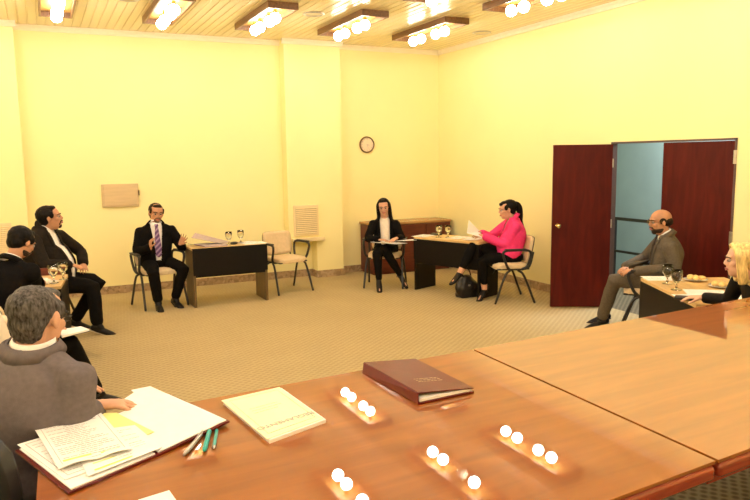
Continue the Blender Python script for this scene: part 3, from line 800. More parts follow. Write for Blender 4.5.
b = B(); ell(b, (2.16, 8.60, .748), (.05, .03, .02), seg=14); s = obj('computer_mouse', b, M['black'], smooth=True); tag(s, 'small black rounded object on the small desk beside the glasses', 'computer mouse')
nb = thing('ring_binder', 'open grey binder with a raised cover on the left end of the small desk', 'binder', (1.85, 8.62, .73))
M['lilac'] = mat('lilac_grey_card', (.42, .34, .36), .6, var=.04)
quad_sheet('pages', [(1.70, 8.80), (1.98, 8.80), (2.05, 8.48), (1.77, 8.48)], .747, .014, M['lilac'], nb)
quad_sheet('cover', [(1.66, 8.78, .745), (1.76, 8.44, .75), (1.72, 8.43, .76), (1.62, 8.77, .757)], 0, .004, M['suit_brown'], nb)
quad_sheet('cover', [(1.66, 8.74, .835), (1.74, 8.90, .875), (2.14, 8.74, .752), (2.04, 8.54, .748)], 0, .004, M['lilac'], nb)

# black handbag
hb = thing('handbag', 'slouching black leather handbag on the floor by the woman in pink', 'bag', (4.86, 7.38, 0))
b = B(); ell(b, (4.86, 7.38, .12), (.17, .10, .13), seg=20); ell(b, (4.84, 7.38, .22), (.11, .07, .08), seg=16); box(b, (4.86, 7.38, .04), (.26, .15, .08))
r_bm = remesh(b, .012, 8)
for v_ in r_bm.verts: v_.co += V((noise.noise(v_.co * 14), noise.noise(v_.co * 14 + V((5, 5, 5))), noise.noise(v_.co * 11 + V((9, 1, 3))) * .6)) * .012
for v_ in r_bm.verts: v_.co.z = max(v_.co.z, .001)
obj('body', r_bm, M['bag'], hb, smooth=True)
b = B(); pipe(b, [(4.78, 7.36, .25), (4.76, 7.36, .34), (4.83, 7.38, .39), (4.91, 7.39, .33), (4.93, 7.38, .22)], .009); obj('handle', b, M['bag'], hb, smooth=True)
b = B(); box(b, (4.83, 7.275, .17), (.03, .01, .02)); obj('clasp', b, M['steel'], hb)

# ------------------------------------------------------------------ people
def P3(p): return V(p)
def hand(bm, W, d, nrm, curl=.5, sgn=1, spread=.10, s=1.0):
    """W wrist, d direction of the hand, nrm direction the palm faces, sgn +1 when the thumb is on side d x nrm"""
    d = V(d).normalized(); nrm = V(nrm); nrm = (nrm - d * nrm.dot(d)).normalized(); sd = d.cross(nrm) * sgn
    W = V(W)
    loft(bm, [W - d * .02, W + d * .015 * s, W + d * .05 * s, W + d * .088 * s], [(.027 * s, .019 * s), (.030 * s, .018 * s), (.040 * s, .016 * s), (.038 * s, .012 * s)], side=sd, n=12)
    for k, (off, L) in enumerate(((.031, .072), (.0105, .080), (-.0105, .075), (-.031, .060))):
        p = W + d * (.082 - .006 * abs(k - 1.2)) * s + sd * off * s
        dd = (d + sd * (1.5 - k) * spread).normalized(); pts = [p]; a = 0
        for j, f in enumerate((.45, .30, .25)):
            a += curl * (.6 if j == 0 else .75)
            q = dd * math.cos(a) + nrm * math.sin(a); p = p + q * L * f * s; pts.append(p)
        loft(bm, pts, [.0098 * s, .0088 * s, .0080 * s, .0068 * s], n=8)
    p = W + d * .022 * s + sd * .026 * s; td = (d * .62 + sd * .7 + nrm * (.2 + curl * .3)).normalized()
    pts = [p, p + td * .038 * s]; td2 = (td + d * .35 + nrm * curl * .35 - sd * .1).normalized(); pts += [pts[-1] + td2 * .030 * s, pts[-1] + td2 * .055 * s]
    loft(bm, pts, [.0135 * s, .0115 * s, .0098 * s, .0080 * s], n=8)

def head_axes(look, upv=(0, 0, 1)):
    f = V(look).normalized(); u = V(upv); u = (u - f * u.dot(f)).normalized(); r = f.cross(u)
    return f, r, u

def person(label, J, skin='skin', hair='short', hair_m='hair_b', beard=None, beard_m='beard_g', glasses=False, glass_m='brown',
           jacket=None, jopen=(.30, .95, .0, .06), shirt='white', tie=None, trousers='trouser', shoe='shoe', sole=None, size=1.0,
           bare_ankle=False, heels=False, voxel=.006, collar=True, jacket_long=True, sleeves_open=False, hands=None, belly=0.0, lapels=True):
    P, N, H = V(J['P']), V(J['N']), V(J['H'])
    SL, SR, EL, ER, WL, WR = (V(J[k]) for k in ('SL', 'SR', 'EL', 'ER', 'WL', 'WR'))
    HL, HR, KL, KR, AL, AR = (V(J[k]) for k in ('HL', 'HR', 'KL', 'KR', 'AL', 'AR'))
    TL, TR = V(J['TL']), V(J['TR'])
    root = thing('person', label, 'person', (P.x, P.y, J.get('z0', 0)))
    sd = (SR - SL).normalized(); upv = (N - P).normalized(); sd = (sd - upv * sd.dot(upv)).normalized(); fr = upv.cross(sd)
    hs = (HR - HL).normalized()
    C = P.lerp(N, .6) - fr * J.get('slump', 0.02)
    def torso(bm, e, top=True, low=-.04):
        pts = [P - upv * -low, P + upv * .05, P.lerp(C, .5) , C, C.lerp(N, .55), N - upv * .02]
        pts[2] = pts[2] + fr * (.01 + belly * .6); pts[1] = pts[1] + fr * belly * .5
        rad = [(.165, .125), (.168, .13 + belly * .7), (.150, .118 + belly), (.170, .122 + belly * .4), (.162, .100), (.085, .070)]
        rad = [(a * size + e, b_ * size + e) for a, b_ in rad]
        q = smoothpath(pts, 4); rr = []
        for i in range(len(rad) - 1):
            for j in range(4):
                t = j / 4; rr.append((rad[i][0] * (1 - t) + rad[i + 1][0] * t, rad[i][1] * (1 - t) + rad[i + 1][1] * t))
        rr.append(rad[-1])
        loft(bm, q, rr, side=sd, n=24)
        for S in (SL, SR): ell(bm, S - upv * .022, (.050 * size + e,) * 3, seg=14)
        loft(bm, [SL - upv * .02, SL.lerp(N, .5) - upv * .015, N - upv * .03, SR.lerp(N, .5) - upv * .015, SR - upv * .02], [.040 * size + e, .044 * size + e, .055 * size + e, .044 * size + e, .040 * size + e], n=12)
    def arm(bm, S, E, W, e, cut=0, w_end=.026):
        Wc = W - (W - E).normalized() * cut
        q = [S, S.lerp(E, .35), E.lerp(S, .1), E, E.lerp(Wc, .25), Wc]
        r = [.052, .048, .041, .040, .040, w_end]
        loft(bm, q, [x * (.55 + .45 * size) + e for x in r], n=14)
    def leg(bm, Hh, K, A, e, cut=0, end=.036):
        Ac = A - (A - K).normalized() * cut
        q = [Hh, Hh.lerp(K, .5), K.lerp(Hh, .1), K, K.lerp(Ac, .3), Ac]
        r = [.088, .074, .058, .056, .055, end]
        loft(bm, q, [x * (.6 + .4 * size) + e for x in r], n=16)
    # ---- body: one continuous skin
    b = B(); torso(b, 0); 
    for S, E, W in ((SL, EL, WL), (SR, ER, WR)): arm(b, S, E, W, 0)
    ell(b, P, (.165 * size, .13 * size, .11), seg=20, axes=(sd, fr, upv))
    for Hh, K, A, T in ((HL, KL, AL, TL), (HR, KR, AR, TR)):
        leg(b, Hh, K, A, 0, 0 if bare_ankle else .035, .036 if bare_ankle else .027)
        loft(b, [A - V((0, 0, .015)), A.lerp(T, .4) - V((0, 0, .028)), T - V((0, 0, .036))], [.030, .022, .014] if bare_ankle else [.020, .014, .010], n=10)
    f, r, u = head_axes(J['look'], J.get('hup', (0, 0, 1)))
    ax = (r, f, u); hscale = J.get('hs', 1.0)
    def L(a, f_, u_): return H + (r * a + f * f_ + u * u_) * hscale
    hb_ = b
    def he(bm, c, rad, seg=16): ell(bm, L(*c), tuple(x * hscale for x in rad), axes=ax, seg=seg)
    he(b, (0, -.012, .030), (.074, .095, .082), 24); he(b, (0, .020, -.035), (.058, .068, .080), 20); he(b, (0, .052, -.088), (.026, .024, .020))
    he(b, (0, .010, -.07), (.052, .055, .035))
    for s_ in (-1, 1):
        he(b, (s_ * .036, .055, -.020), (.025, .024, .022)); he(b, (s_ * .076, -.004, -.004), (.009, .018, .031)); he(b, (s_ * .011, .092, -.024), (.009, .011, .008))
    he(b, (0, .072, .026), (.050, .017, .012)); he(b, (0, .078, -.055), (.022, .012, .010))
    loft(b, [L(0, .080, .018), L(0, .091, -.005), L(0, .098, -.020)], [.008, .0095, .0105], n=8)
    loft(b, [L(0, -.018, -.02), L(0, -.02, -.07).lerp(N, .3), N - upv * .03], [.054 * hscale, .053, .062], n=16)
    hd = hands or {}
    for key, E, W, sg in (('L', EL, WL, -1), ('R', ER, WR, 1)):
        q = hd.get(key, {}); d = V(q.get('d', (W - E))); nn = V(q.get('n', (0, 0, -1)))
        hand(b, W, d, nn, q.get('curl', .45), q.get('sg', sg), q.get('spread', .10), .96)
    rb = remesh(b, voxel, 3, .5)
    obj('body', rb, M[skin], root, smooth=True)
    # ---- face
    for s_ in (-1, 1):
        b = B(); ell(b, L(s_ * .030, .0745, .003), (.0125 * hscale,) * 3, seg=12, axes=ax); ey = obj('eye', b, M['eye'], root, smooth=True)
        b = B(); ell(b, L(s_ * .030, .0815, .002), tuple(x * hscale for x in (.0085, .0068, .0085)), seg=10, axes=ax); obj('iris', b, M['iris'], ey, smooth=True)
        b = B(); loft(b, [L(s_ * .013, .0905, .021), L(s_ * .032, .0885, .026), L(s_ * .052, .073, .020)], [.0035, .004, .0025], n=8); obj('eyebrow', b, M['hair_d'] if hair_m == 'hair_y' else M[hair_m], root, smooth=True)
    b = B(); loft(b, [L(-.023, .080, -.056), L(-.008, .0905, -.053), L(.008, .0905, -.053), L(.023, .080, -.056)], [.003, .0055, .0055, .003], n=8)
    loft(b, [L(-.020, .080, -.059), L(0, .0895, -.063), L(.020, .080, -.059)], [.003, .006, .003], n=8); obj('lips', b, M['lip'], root, smooth=True)
    # ---- hair
    b = B()
    if hair in ('short', 'full', 'long', 'tail', 'bob'):
        e = {'short': 0, 'full': .008, 'long': .005, 'tail': .004, 'bob': .008}[hair]
        he(b, (0, -.030 - (.008 if hair in ('long', 'bob', 'tail') else 0), .038), (.079 + e, .092 + e * .8, .078 + e), 24)
        he(b, (0, -.055, -.008), (.068 + e, .052 + e, .060 + e), 20)
        he(b, (0, .022 if hair != 'short' else .030, .084), (.054, .042, .022 + e))
        for s_ in (-1, 1): he(b, (s_ * (.069 + e * .4), .022, .030), (.012, .026, .034))
    if hair == 'short': he(b, (0, -.052, -.045), (.056, .040, .040), 20)
    if hair == 'bald':
        he(b, (0, -.048, .002), (.079, .066, .052), 20); 
        for s_ in (-1, 1): he(b, (s_ * .070, .000, .012), (.012, .034, .030))
    if hair == 'long':
        for s_ in (-1, 1):
            pp = [L(s_ * .03, .01, .10), L(s_ * .076, -.002, .04), L(s_ * .084, -.005, -.05), L(s_ * .085, -.01, -.13) , L(s_ * .095, .02, -.20), L(s_ * .098, .05, -.28)]
            q = smoothpath(pp, 4); loft(b, q, [(.030, .022)] * len(q), side=f, n=10)
        pp = [L(0, -.08, .03), L(0, -.10, -.08), L(0, -.10, -.20), L(0, -.10, -.28)]; q = smoothpath(pp, 4); loft(b, q, [(.08, .03)] * len(q), side=r, n=14)
    if hair == 'tail':
        pp = [L(0, -.09, .045), L(0, -.125, .045), L(0, -.150, .0), L(0, -.155, -.08), L(.0, -.15, -.16), L(0, -.165, -.25)]
        q = smoothpath(pp, 4); loft(b, q, [.027 + .015 * math.sin(PI * min(1, (i + 4) / len(q))) for i in range(len(q))], n=12)
        he(b, (0, .062, .072), (.045, .025, .022)); 
    if hair == 'bob':
        for s_ in (-1, 1):
            pp = [L(s_ * .04, .035, .10), L(s_ * .076, .022, .05), L(s_ * .083, .012, -.02), L(s_ * .082, .005, -.09), L(s_ * .068, -.005, -.14)]
            q = smoothpath(pp, 4); loft(b, q, [(.034, .016)] * len(q), side=f, n=12)
        pp = [L(0, -.085, .06), L(0, -.095, -.02), L(0, -.085, -.10), L(0, -.065, -.15)]; q = smoothpath(pp, 4); loft(b, q, [(.075, .030)] * len(q), side=r, n=14)
    rb = remesh(b, .0055, 3, .5)
    for v_ in rb.verts:
        n_ = noise.noise(v_.co * 45) * .0035 + noise.noise(v_.co * 110) * .0015
        v_.co += (v_.co - H).normalized() * n_ * (.35 if hair in ('bob', 'long', 'tail') else 1)
    obj('hair', rb, M[hair_m], root, smooth=True)
    if beard:
        b = B()
        if beard == 'goatee':
            he(b, (0, .056, -.086), (.028, .024, .024)); loft(b, [L(-.032, .066, -.072), L(-.024, .084, -.044), L(0, .094, -.041), L(.024, .084, -.044), L(.032, .066, -.072)], [.008, .007, .007, .007, .008], n=8)
        else:
            he(b, (0, .018, -.062), (.0565, .0645, .046), 20); he(b, (0, .053, -.088), (.029, .025, .024))
            pass
            loft(b, [L(-.034, .064, -.062), L(-.024, .083, -.045), L(0, .092, -.042), L(.024, .083, -.045), L(.034, .064, -.062)], [.009, .008, .007, .008, .009], n=8)
        obj('beard', remesh(b, .005, 2), M[beard_m], root, smooth=True)
    if glasses:
        gl = None; b = B()
        for s_ in (-1, 1):
            pts = [L(s_ * .033 + .024 * math.cos(a), .101 - abs(.008 * math.cos(a)), .003 + .017 * math.sin(a)) for a in [2 * PI * k / 16 for k in range(17)]]
            loft(b, pts, [.0016] * 17, n=6)
            loft(b, [L(s_ * .057, .096, .006), L(s_ * .078, .05, .008), L(s_ * .082, -.005, .006)], [.0018] * 3, n=6)
        loft(b, [L(-.010, .101, .006), L(0, .106, .009), L(.010, .101, .006)], [.0016] * 3, n=6)
        gl = obj('spectacles', b, M[glass_m], root, smooth=True)
    # ---- trousers
    b = B(); ell(b, P - V((0, 0, .0)), (.172 * size + .012, .138 * size + .012, .115), seg=20, axes=(sd, fr, upv))
    for Hh, K, A in ((HL, KL, AL), (HR, KR, AR)): leg(b, Hh, K, A, .012, .035 if not bare_ankle else .09, .046 if not J.get('slim') else .034)
    for k in (.08, .18): pass
    rb = remesh(b, .010, 5)
    for v_ in rb.verts: v_.co += (V((noise.noise(v_.co * 9), noise.noise(v_.co * 9 + V((3, 7, 1))), noise.noise(v_.co * 9 + V((8, 2, 5)))))) * .006
    obj('trousers', rb, M[trousers], root, smooth=True)
    # ---- shoes
    for A, T in ((AL, TL), (AR, TR)):
        d = (T - A); dh = d.normalized(); nside = dh.cross(V((0, 0, 1))).normalized()
        b = B(); base = A - V((0, 0, .055)); 
        heel = A - dh * .035
        upn = nside.cross(dh).normalized()
        o0 = A - upn * .045
        pts = [o0 - dh * .045, o0 + dh * .01, o0 + dh * .09, o0 + dh * .16, o0 + dh * .205]
        lift = [.0] * 5
        if heels: lift = [.055, .05, .02, .0, .0]; 
        pts = [p + V((0, 0, l_)) if heels else p for p, l_ in zip(pts, lift)]
        loft(b, pts, [(.030, .030), (.037, .038), (.043, .034 if not heels else .024), (.041, .025 if not heels else .019), (.028, .016)], side=nside, n=14)
        if not heels: loft(b, [A - upn * .03, A + dh * .035 - upn * .012, A + V((0, 0, .012))], [.038, .040, .042], n=12)
        sh = obj('shoe', remesh(b, .006, 3), M[shoe], root, smooth=True)
        b = B()
        if heels: loft(b, [pts[0] + dh * .012, pts[0] + dh * .012 - upn * .085], [.014, .005], n=8, round_cap=False); nm = 'heel'
        else:
            loft(b, [p - upn * .028 for p in (pts[0] - dh * .005, pts[1], pts[2], pts[3], pts[4] + dh * .01)], [(.030, .008), (.034, .008), (.044, .008), (.042, .008), (.026, .007)], side=nside, n=14); nm = 'sole'
        obj(nm, b, M[sole] if sole else M[shoe], sh, smooth=True)
    if not bare_ankle:
        for K, A in ((KL, AL), (KR, AR)):
            d = (K - A).normalized(); b = B(); loft(b, [A - V((0, 0, .02)), A + d * J.get('sock', .09)], [.043, .044] if not J.get('slim') else [.036, .042], n=12, round_cap=False); obj('sock', b, M['sock'], root, smooth=True)
    # ---- shirt
    def tp(l, t, out): return P + (N - P) * t + sd * l + fr * out
    b = B(); torso(b, .005, low=-.02)
    if not jacket:
        for S, E, W in ((SL, EL, WL), (SR, ER, WR)): arm(b, S, E, W, .008, .015, .034)
    rb = remesh(b, .010, 4)
    rb.verts.ensure_lookup_table(); shirt_bvh = BVHTree.FromBMesh(rb)
    obj('shirt', rb, M[shirt], root, smooth=True)
    nd = (L(0, -.02, -.07) - N).normalized()
    def ring(name, m, r0, r1, h, base, gap, th=.004):
        b = B(); n_ = 28; a0 = gap; S = sd; Fv = nd.cross(sd).normalized()
        vv = []
        for k in range(n_ + 1):
            a = PI / 2 + a0 + (2 * PI - 2 * a0) * k / n_
            dr = S * math.cos(a) + Fv * math.sin(a)
            lo = base + dr * r0; hi = base + dr * r1 + nd * h * (1 - .35 * max(0, math.sin(a)))
            vv.append([b.verts.new(x) for x in (lo, hi, hi + dr * th, lo + dr * th * 2.5)])
        for A_, B_ in zip(vv, vv[1:]):
            for k in range(4): b.faces.new((A_[k], A_[(k + 1) % 4], B_[(k + 1) % 4], B_[k]))
        b.faces.new(vv[0]); b.faces.new(list(reversed(vv[-1])))
        return obj(name, b, m, root, smooth=True)
    if collar: ring('shirt_collar', M[shirt], .074 * J.get('cs', 1), .066 * J.get('cs', 1), .052, N + nd * .004, .28)
    def strip(name, bvh, path, wid, m, off=.004, th=.004, dirn=None):
        """path: list of (lateral, t); a ribbon laid on the surface found by ray from the front"""
        b = B(); rows = []
        for (l, t), w_ in zip(path, wid):
            row = []
            for k in (-.5, 0, .5):
                o = tp(l + k * w_, t, .45); hit = bvh.ray_cast(o, -fr)
                row.append((hit[0] if hit[0] else tp(l + k * w_, t, .12)))
            mx_ = max(p.dot(fr) for p in row)
            row = [p + fr * (off + (mx_ - p.dot(fr)) * .5) for p in row]
            rows.append(row)
        top = [[b.verts.new(p) for p in row] for row in rows]; bot = [[b.verts.new(p - fr * th) for p in row] for row in rows]
        for i in range(len(rows) - 1):
            for k in range(2):
                b.faces.new((top[i][k], top[i][k + 1], top[i + 1][k + 1], top[i + 1][k])); b.faces.new((bot[i][k], bot[i + 1][k], bot[i + 1][k + 1], bot[i][k + 1]))
            for k in (0, 2): b.faces.new((top[i][k], top[i + 1][k], bot[i + 1][k], bot[i][k]))
        for i in (0, -1):
            for k in range(2): b.faces.new((top[i][k], top[i][k + 1], bot[i][k + 1], bot[i][k]))
        return obj(name, b, m, root, smooth=False)
    if tie:
        ts = [1.03, 1.0, .96, .84, .68, .5, .34, .24, .20]
        strip('tie', shirt_bvh, [(0, t) for t in ts], [.036, .048, .034, .050, .064, .076, .088, .06, .012], M[tie], off=.012)
    # ---- jacket
    if jacket:
        b = B(); torso(b, .020, low=.015)
        for S, E, W in ((SL, EL, WL), (SR, ER, WR)): arm(b, S, E, W, .017, .022, .036)
        rb = remesh(b, .009, 5)
        for v_ in rb.verts:
            v_.co += (V((noise.noise(v_.co * 8), noise.noise(v_.co * 8 + V((3, 7, 1))), noise.noise(v_.co * 8 + V((8, 2, 5)))))) * .008
        jb = BVHTree.FromBMesh(rb)
        t0, t1, w0, w1 = jopen
        dele = []
        for fc in rb.faces:
            c = fc.calc_center_median() - P; t = c.dot(N - P) / (N - P).length_squared; l = c.dot(sd); o = (c - (N - P) * t).dot(fr)
            if o > .02 and t > t0 and abs(l) < w0 + (w1 - w0) * min(1, (t - t0) / max(.01, t1 - t0)): dele.append(fc)
            elif (c - (N - P)).dot(upv) > -.03 and (c - (N - P) - upv * ((c - (N - P)).dot(upv))).length < .080 : dele.append(fc)
        bmesh.ops.delete(rb, geom=dele, context='FACES')
        jk = obj('jacket', rb, M[jacket], root, smooth=True)
        so = jk.modifiers.new('thickness', 'SOLIDIFY'); so.thickness = .005; so.offset = -1
        if lapels:
            for s_ in (-1, 1):
                nn_ = 9; path = []; wid = []
                for k in range(nn_):
                    q = k / (nn_ - 1); t = max(t0, .30) + (.95 - max(t0, .30)) * q
                    ww = w0 + (w1 - w0) * min(1, (t - t0) / max(.01, t1 - t0))
                    wd = .012 + .040 * min(1, q * 1.25) * (1 if q < .8 else .8); path.append((s_ * (ww + wd / 2 - .004), t)); wid.append(wd)
                strip('lapel', jb, path, wid, M[jacket], off=.006, th=.004)
        ring('jacket_collar', M[jacket], .098 * J.get('cs', 1), .080 * J.get('cs', 1), .050, N - upv * .006, .75, .007)
        for E, W in ((EL, WL), (ER, WR)):
            if shirt in ('white',):
                d = (W - E).normalized(); b = B(); loft(b, [W - d * .05, W - d * .004], [.034, .033], n=14, round_cap=False); obj('shirt_cuff', b, M['white'], root, smooth=True)
    return root

def seated(x, y, deg, z0=0, lean=.04, kz=.49, spread=.10, th=.43, twist=0, sw=.175, hz=.53, torso=.53, headup=.155, hf=.03):
    a = math.radians(deg); f = V((math.cos(a), math.sin(a), 0)); r = V((f.y, -f.x, 0)); Z = V((0, 0, 1))
    a2 = a + math.radians(twist); f2 = V((math.cos(a2), math.sin(a2), 0)); r2_ = V((f2.y, -f2.x, 0))
    P = V((x, y, z0 + hz)); N = P + f * lean + Z * torso
    J = dict(P=P, N=N, H=N + f2 * hf + Z * headup, look=f2, z0=z0)
    for s, k in ((-1, 'L'), (1, 'R')):
        J['H' + k] = P + r * s * .085 - Z * .01 + f * .02
        J['K' + k] = P + r * s * spread + f * th + Z * (kz - hz)
        J['A' + k] = J['K' + k] + f * .02 - Z * (kz - .09) ; J['A' + k].z = z0 + .10
        J['T' + k] = J['A' + k] + f * .14 - Z * .05
        J['S' + k] = N + r2_ * s * sw - Z * .06
        J['E' + k] = J['S' + k] + f2 * .08 + r2_ * s * .05 - Z * .27
        J['W' + k] = J['E' + k] + f2 * .24 + Z * .02 - r2_ * s * .05
    J['f'] = f; J['r'] = r
    return J
def foot(J, k, a, d, drop=.05):
    J['A' + k] = V(a); d = V(d).normalized(); J['T' + k] = V(a) + d * .14 - V((0, 0, drop))

# 1 man in grey suit, back to us, far side of the table
J = seated(-.13, 2.47, 52, z0=.2, lean=.06, hz=.52, torso=.44, sw=.185, headup=.145, twist=-4)
J['H'] = V((-.035, 2.47, 1.292)); J['look'] = V((.62, .74, -.16)); J['hs'] = .95
J['SR'] = V((.075, 2.36, 1.095)); J['SL'] = V((-.26, 2.58, 1.11)); J['N'] = V((-.065, 2.465, 1.19)); J['cs'] = .93
J['ER'] = V((.115, 2.38, .945 + .08)); J['ER'] = V((.10, 2.40, 1.0)); 
J['SR'] = V((.06, 2.35, 1.115)); J['ER'] = V((.02, 2.50, .90)); J['ER'] = V((.09, 2.375, 1.015)); J['WR'] = V((.135, 2.42, .995))
J['ER'] = V((.03, 2.34, .90)); J['WR'] = V((.112, 2.405, .992)); J['EL'] = V((-.20, 2.80, .88)); J['WL'] = V((.02, 2.78, .96))
person('person in a grey suit with salt and pepper hair, back to us at bottom left', J, 'skin', 'short', 'hair_g', glasses=True, glass_m='black', jacket='suit_grey', tie='scarf', trousers='suit_grey',
       hands={'R': dict(d=(.95, -.10, -.05), n=(0, 0, -1), curl=.35), 'L': dict(d=(.9, .1, -.1), n=(0, 0, -1), curl=.3)}, voxel=.005, size=1.03)

# 2 person in cream at the left edge with a notepad
J = seated(-.42, 4.90, 28, lean=-.04, hz=.53)
J['KR'] = V((.10, 5.13, .55)); J['AR'] = V((.27, 5.36, .12)); J['KL'] = V((.05, 5.33, .52)); J['AL'] = V((.10, 5.62, .10))
foot(J, 'R', (.27, 5.38, .10), (.8, .15, 0)); foot(J, 'L', (.08, 5.62, .10), (.9, .2, 0))
J['ER'] = V((-.23, 4.72, .52)); J['WR'] = V((-.02, 4.92, .66)); J['EL'] = V((-.42, 5.25, .74)); J['WL'] = V((-.17, 5.20, .70))
person('person in a cream top and black trousers holding a notepad, mostly cut off at left', J, 'skin', 'short', 'hair_d', shirt='creamcloth', jacket='creamcloth', trousers='trouser', sole='sole', tie=None)
pd = thing('notepad', 'white notepad with a dark back on the knee behind the grey haired man', 'notepad', (.12, 5.1, .62))
qd = [(.04, 5.21, .635), (.19, 5.24, .635), (.235, 5.03, .655), (.06, 4.92, .655)]
quad_sheet('pages', qd, 0, .012, M['paper'], pd)
quad_sheet('backing', [(p[0], p[1], p[2] - .0125) for p in qd], 0, .004, M['black'], pd)

# 3 bearded man in black suit at the left desk
J = seated(-.33, 5.78, 60, lean=.10, hz=.53, torso=.50)
J['N'] = V((-.25, 5.86, 1.04)); J['H'] = V((-.155, 5.93, 1.185)); J['look'] = V((.70, .50, -.45)); J['SR'] = V((-.11, 5.74, .99)); J['SL'] = V((-.42, 6.02, .98))
J['ER'] = V((-.04, 5.92, .80)); J['WR'] = V((-.06, 6.47, .775)); J['ER'] = V((-.10, 6.05, .82)); J['WR'] = V((-.08, 6.42, .80)); J['EL'] = V((-.46, 6.25, .80)); J['WL'] = V((-.28, 6.55, .79))
person('person in a black suit with black hair and beard writing at the left desk', J, 'skin_t', 'full', 'hair_b', beard='full', beard_m='beard_d', jacket='suit_black', jopen=(.3, .95, 0, .06),
       hands={'R': dict(d=(.25, .9, -.1), n=(0, 0, -1), curl=.6), 'L': dict(d=(.6, .7, -.1), n=(0, 0, -1), curl=.4)}, size=1.05)

# 4 large man leaning back in profile
J = seated(.03, 8.0, -25, lean=-.05, hz=.54, torso=.53, twist=8, sw=.20)
J['KL'] = V((.50, 7.92, .52)); J['KR'] = V((.42, 7.70, .50)); foot(J, 'R', (.44, 7.62, .10), (.75, -.35, 0)); foot(J, 'L', (.24, 8.02, .10), (.8, -.3, 0))
J['N'] = V((-.01, 8.0, 1.10)); J['H'] = V((.075, 7.985, 1.215)); J['look'] = V((.93, -.18, .16)); J['hs'] = 1.12
J['SR'] = V((-.10, 7.78, 1.01)); J['SL'] = V((.15, 8.20, 1.00))
J['ER'] = V((-.02, 7.62, .76)); J['WR'] = V((.22, 7.70, .745)); J['EL'] = V((.36, 8.25, .80)); J['WL'] = V((.36, 8.02, .70))
person('large person in a dark brown jacket leaning back in profile at the left, goatee', J, 'skin_t', 'full', 'hair_b', beard='goatee', beard_m='beard_d', jacket='suit_brown', jopen=(.05, .95, .045, .065),
       trousers='trouser', size=1.28, belly=.06, sole='sole', hands={'R': dict(d=(.9, -.1, -.25), n=(.1, .2, -1), curl=.5)})

# 5 gesturing man with a purple tie
J = seated(1.25, 8.93, 276, lean=.03, hz=.53, torso=.48, sw=.19, twist=-2)
J['KR'] = V((1.15, 8.52, .46)); J['KL'] = V((1.52, 8.60, .48)); foot(J, 'R', (1.19, 8.55, .10), (.05, -1, 0)); foot(J, 'L', (1.41, 8.66, .10), (.3, -.9, 0))
J['H'] = V((1.275, 8.92, 1.145)); J['look'] = V((.12, -1, -.10)); J['hup'] = (.10, 0, 1); J['hs'] = 1.10
J['SR'] = V((1.085, 8.93, .925)); J['SL'] = V((1.445, 8.94, .925)); J['ER'] = V((1.01, 8.86, .68)); J['WR'] = V((1.15, 8.68, .745))
J['EL'] = V((1.56, 8.86, .70)); J['WL'] = V((1.50, 8.66, .77))
person('person in a black suit with a purple striped tie gesturing with both hands', J, 'skin_t', 'short', 'hair_d', beard='goatee', jacket='suit_black', jopen=(.12, .95, .028, .072), tie='tie_p', size=1.08, belly=.02,
       hands={'R': dict(d=(.05, -.15, 1), n=(.9, .1, .1), curl=.75, sg=-1), 'L': dict(d=(.45, -.3, .8), n=(-.6, -.7, .2), curl=.2, spread=.25, sg=1)})

# 6 woman in a black jacket reading on her lap
J = seated(4.36, 8.68, 236, lean=.03, hz=.52, torso=.46, sw=.155, headup=.15)
J['KR'] = V((4.08, 8.40, .50)); J['AR'] = V((4.07, 8.30, .15)); J['KL'] = V((4.16, 8.34, .56)); J['AL'] = V((4.43, 8.33, .17)); J['slim'] = 1; J['sock'] = .16
foot(J, 'R', (4.06, 8.32, .13), (-.35, -.85, -.1), .06); foot(J, 'L', (4.42, 8.36, .17), (.10, -.8, -.35), .03)
J['H'] = V((4.295, 8.62, 1.11)); J['N'] = V((4.33, 8.66, .96)); J['look'] = V((-.45, -.85, -.16)); J['hup'] = (-.10, 0, 1); J['hs'] = 1.03
J['SR'] = V((4.19, 8.735, .875)); J['SL'] = V((4.455, 8.59, .875)); J['ER'] = V((4.06, 8.66, .68)); J['WR'] = V((4.13, 8.45, .68)); J['EL'] = V((4.50, 8.46, .67)); J['WL'] = V((4.36, 8.34, .70))
person('person with long black hair, black jacket and white top reading in a chair', J, 'skin', 'long', 'hair_b', jacket='suit_black', jopen=(.0, .95, .060, .075), shirt='blouse', collar=False, size=.90, heels=True,
       hands={'R': dict(d=(.5, -.6, 0), n=(0, 0, -1), curl=.3), 'L': dict(d=(-.7, -.2, -.1), n=(0, 0, -1), curl=.5)})
rd = thing('clipboard', 'clipboard with white sheets on the lap of the woman in the black jacket', 'clipboard', (4.2, 8.3, .65))
quad_sheet('board', [(4.02, 8.50, .648), (4.24, 8.52, .642), (4.46, 8.22, .632), (4.24, 8.14, .642)], 0, .005, M['black'], rd)
quad_sheet('pages', [(4.02, 8.49, .652), (4.24, 8.51, .646), (4.45, 8.22, .637), (4.24, 8.15, .647)], 0, .003, M['paper'], rd)
s = quad_sheet('paper_sheet', [(4.25, 8.40, .654), (4.38, 8.44, .652), (4.62, 8.12, .70), (4.50, 8.06, .69)], 0, .0015, M['paper']); tag(s, 'turned white page sticking out from the clipboard on the lap', 'paper')

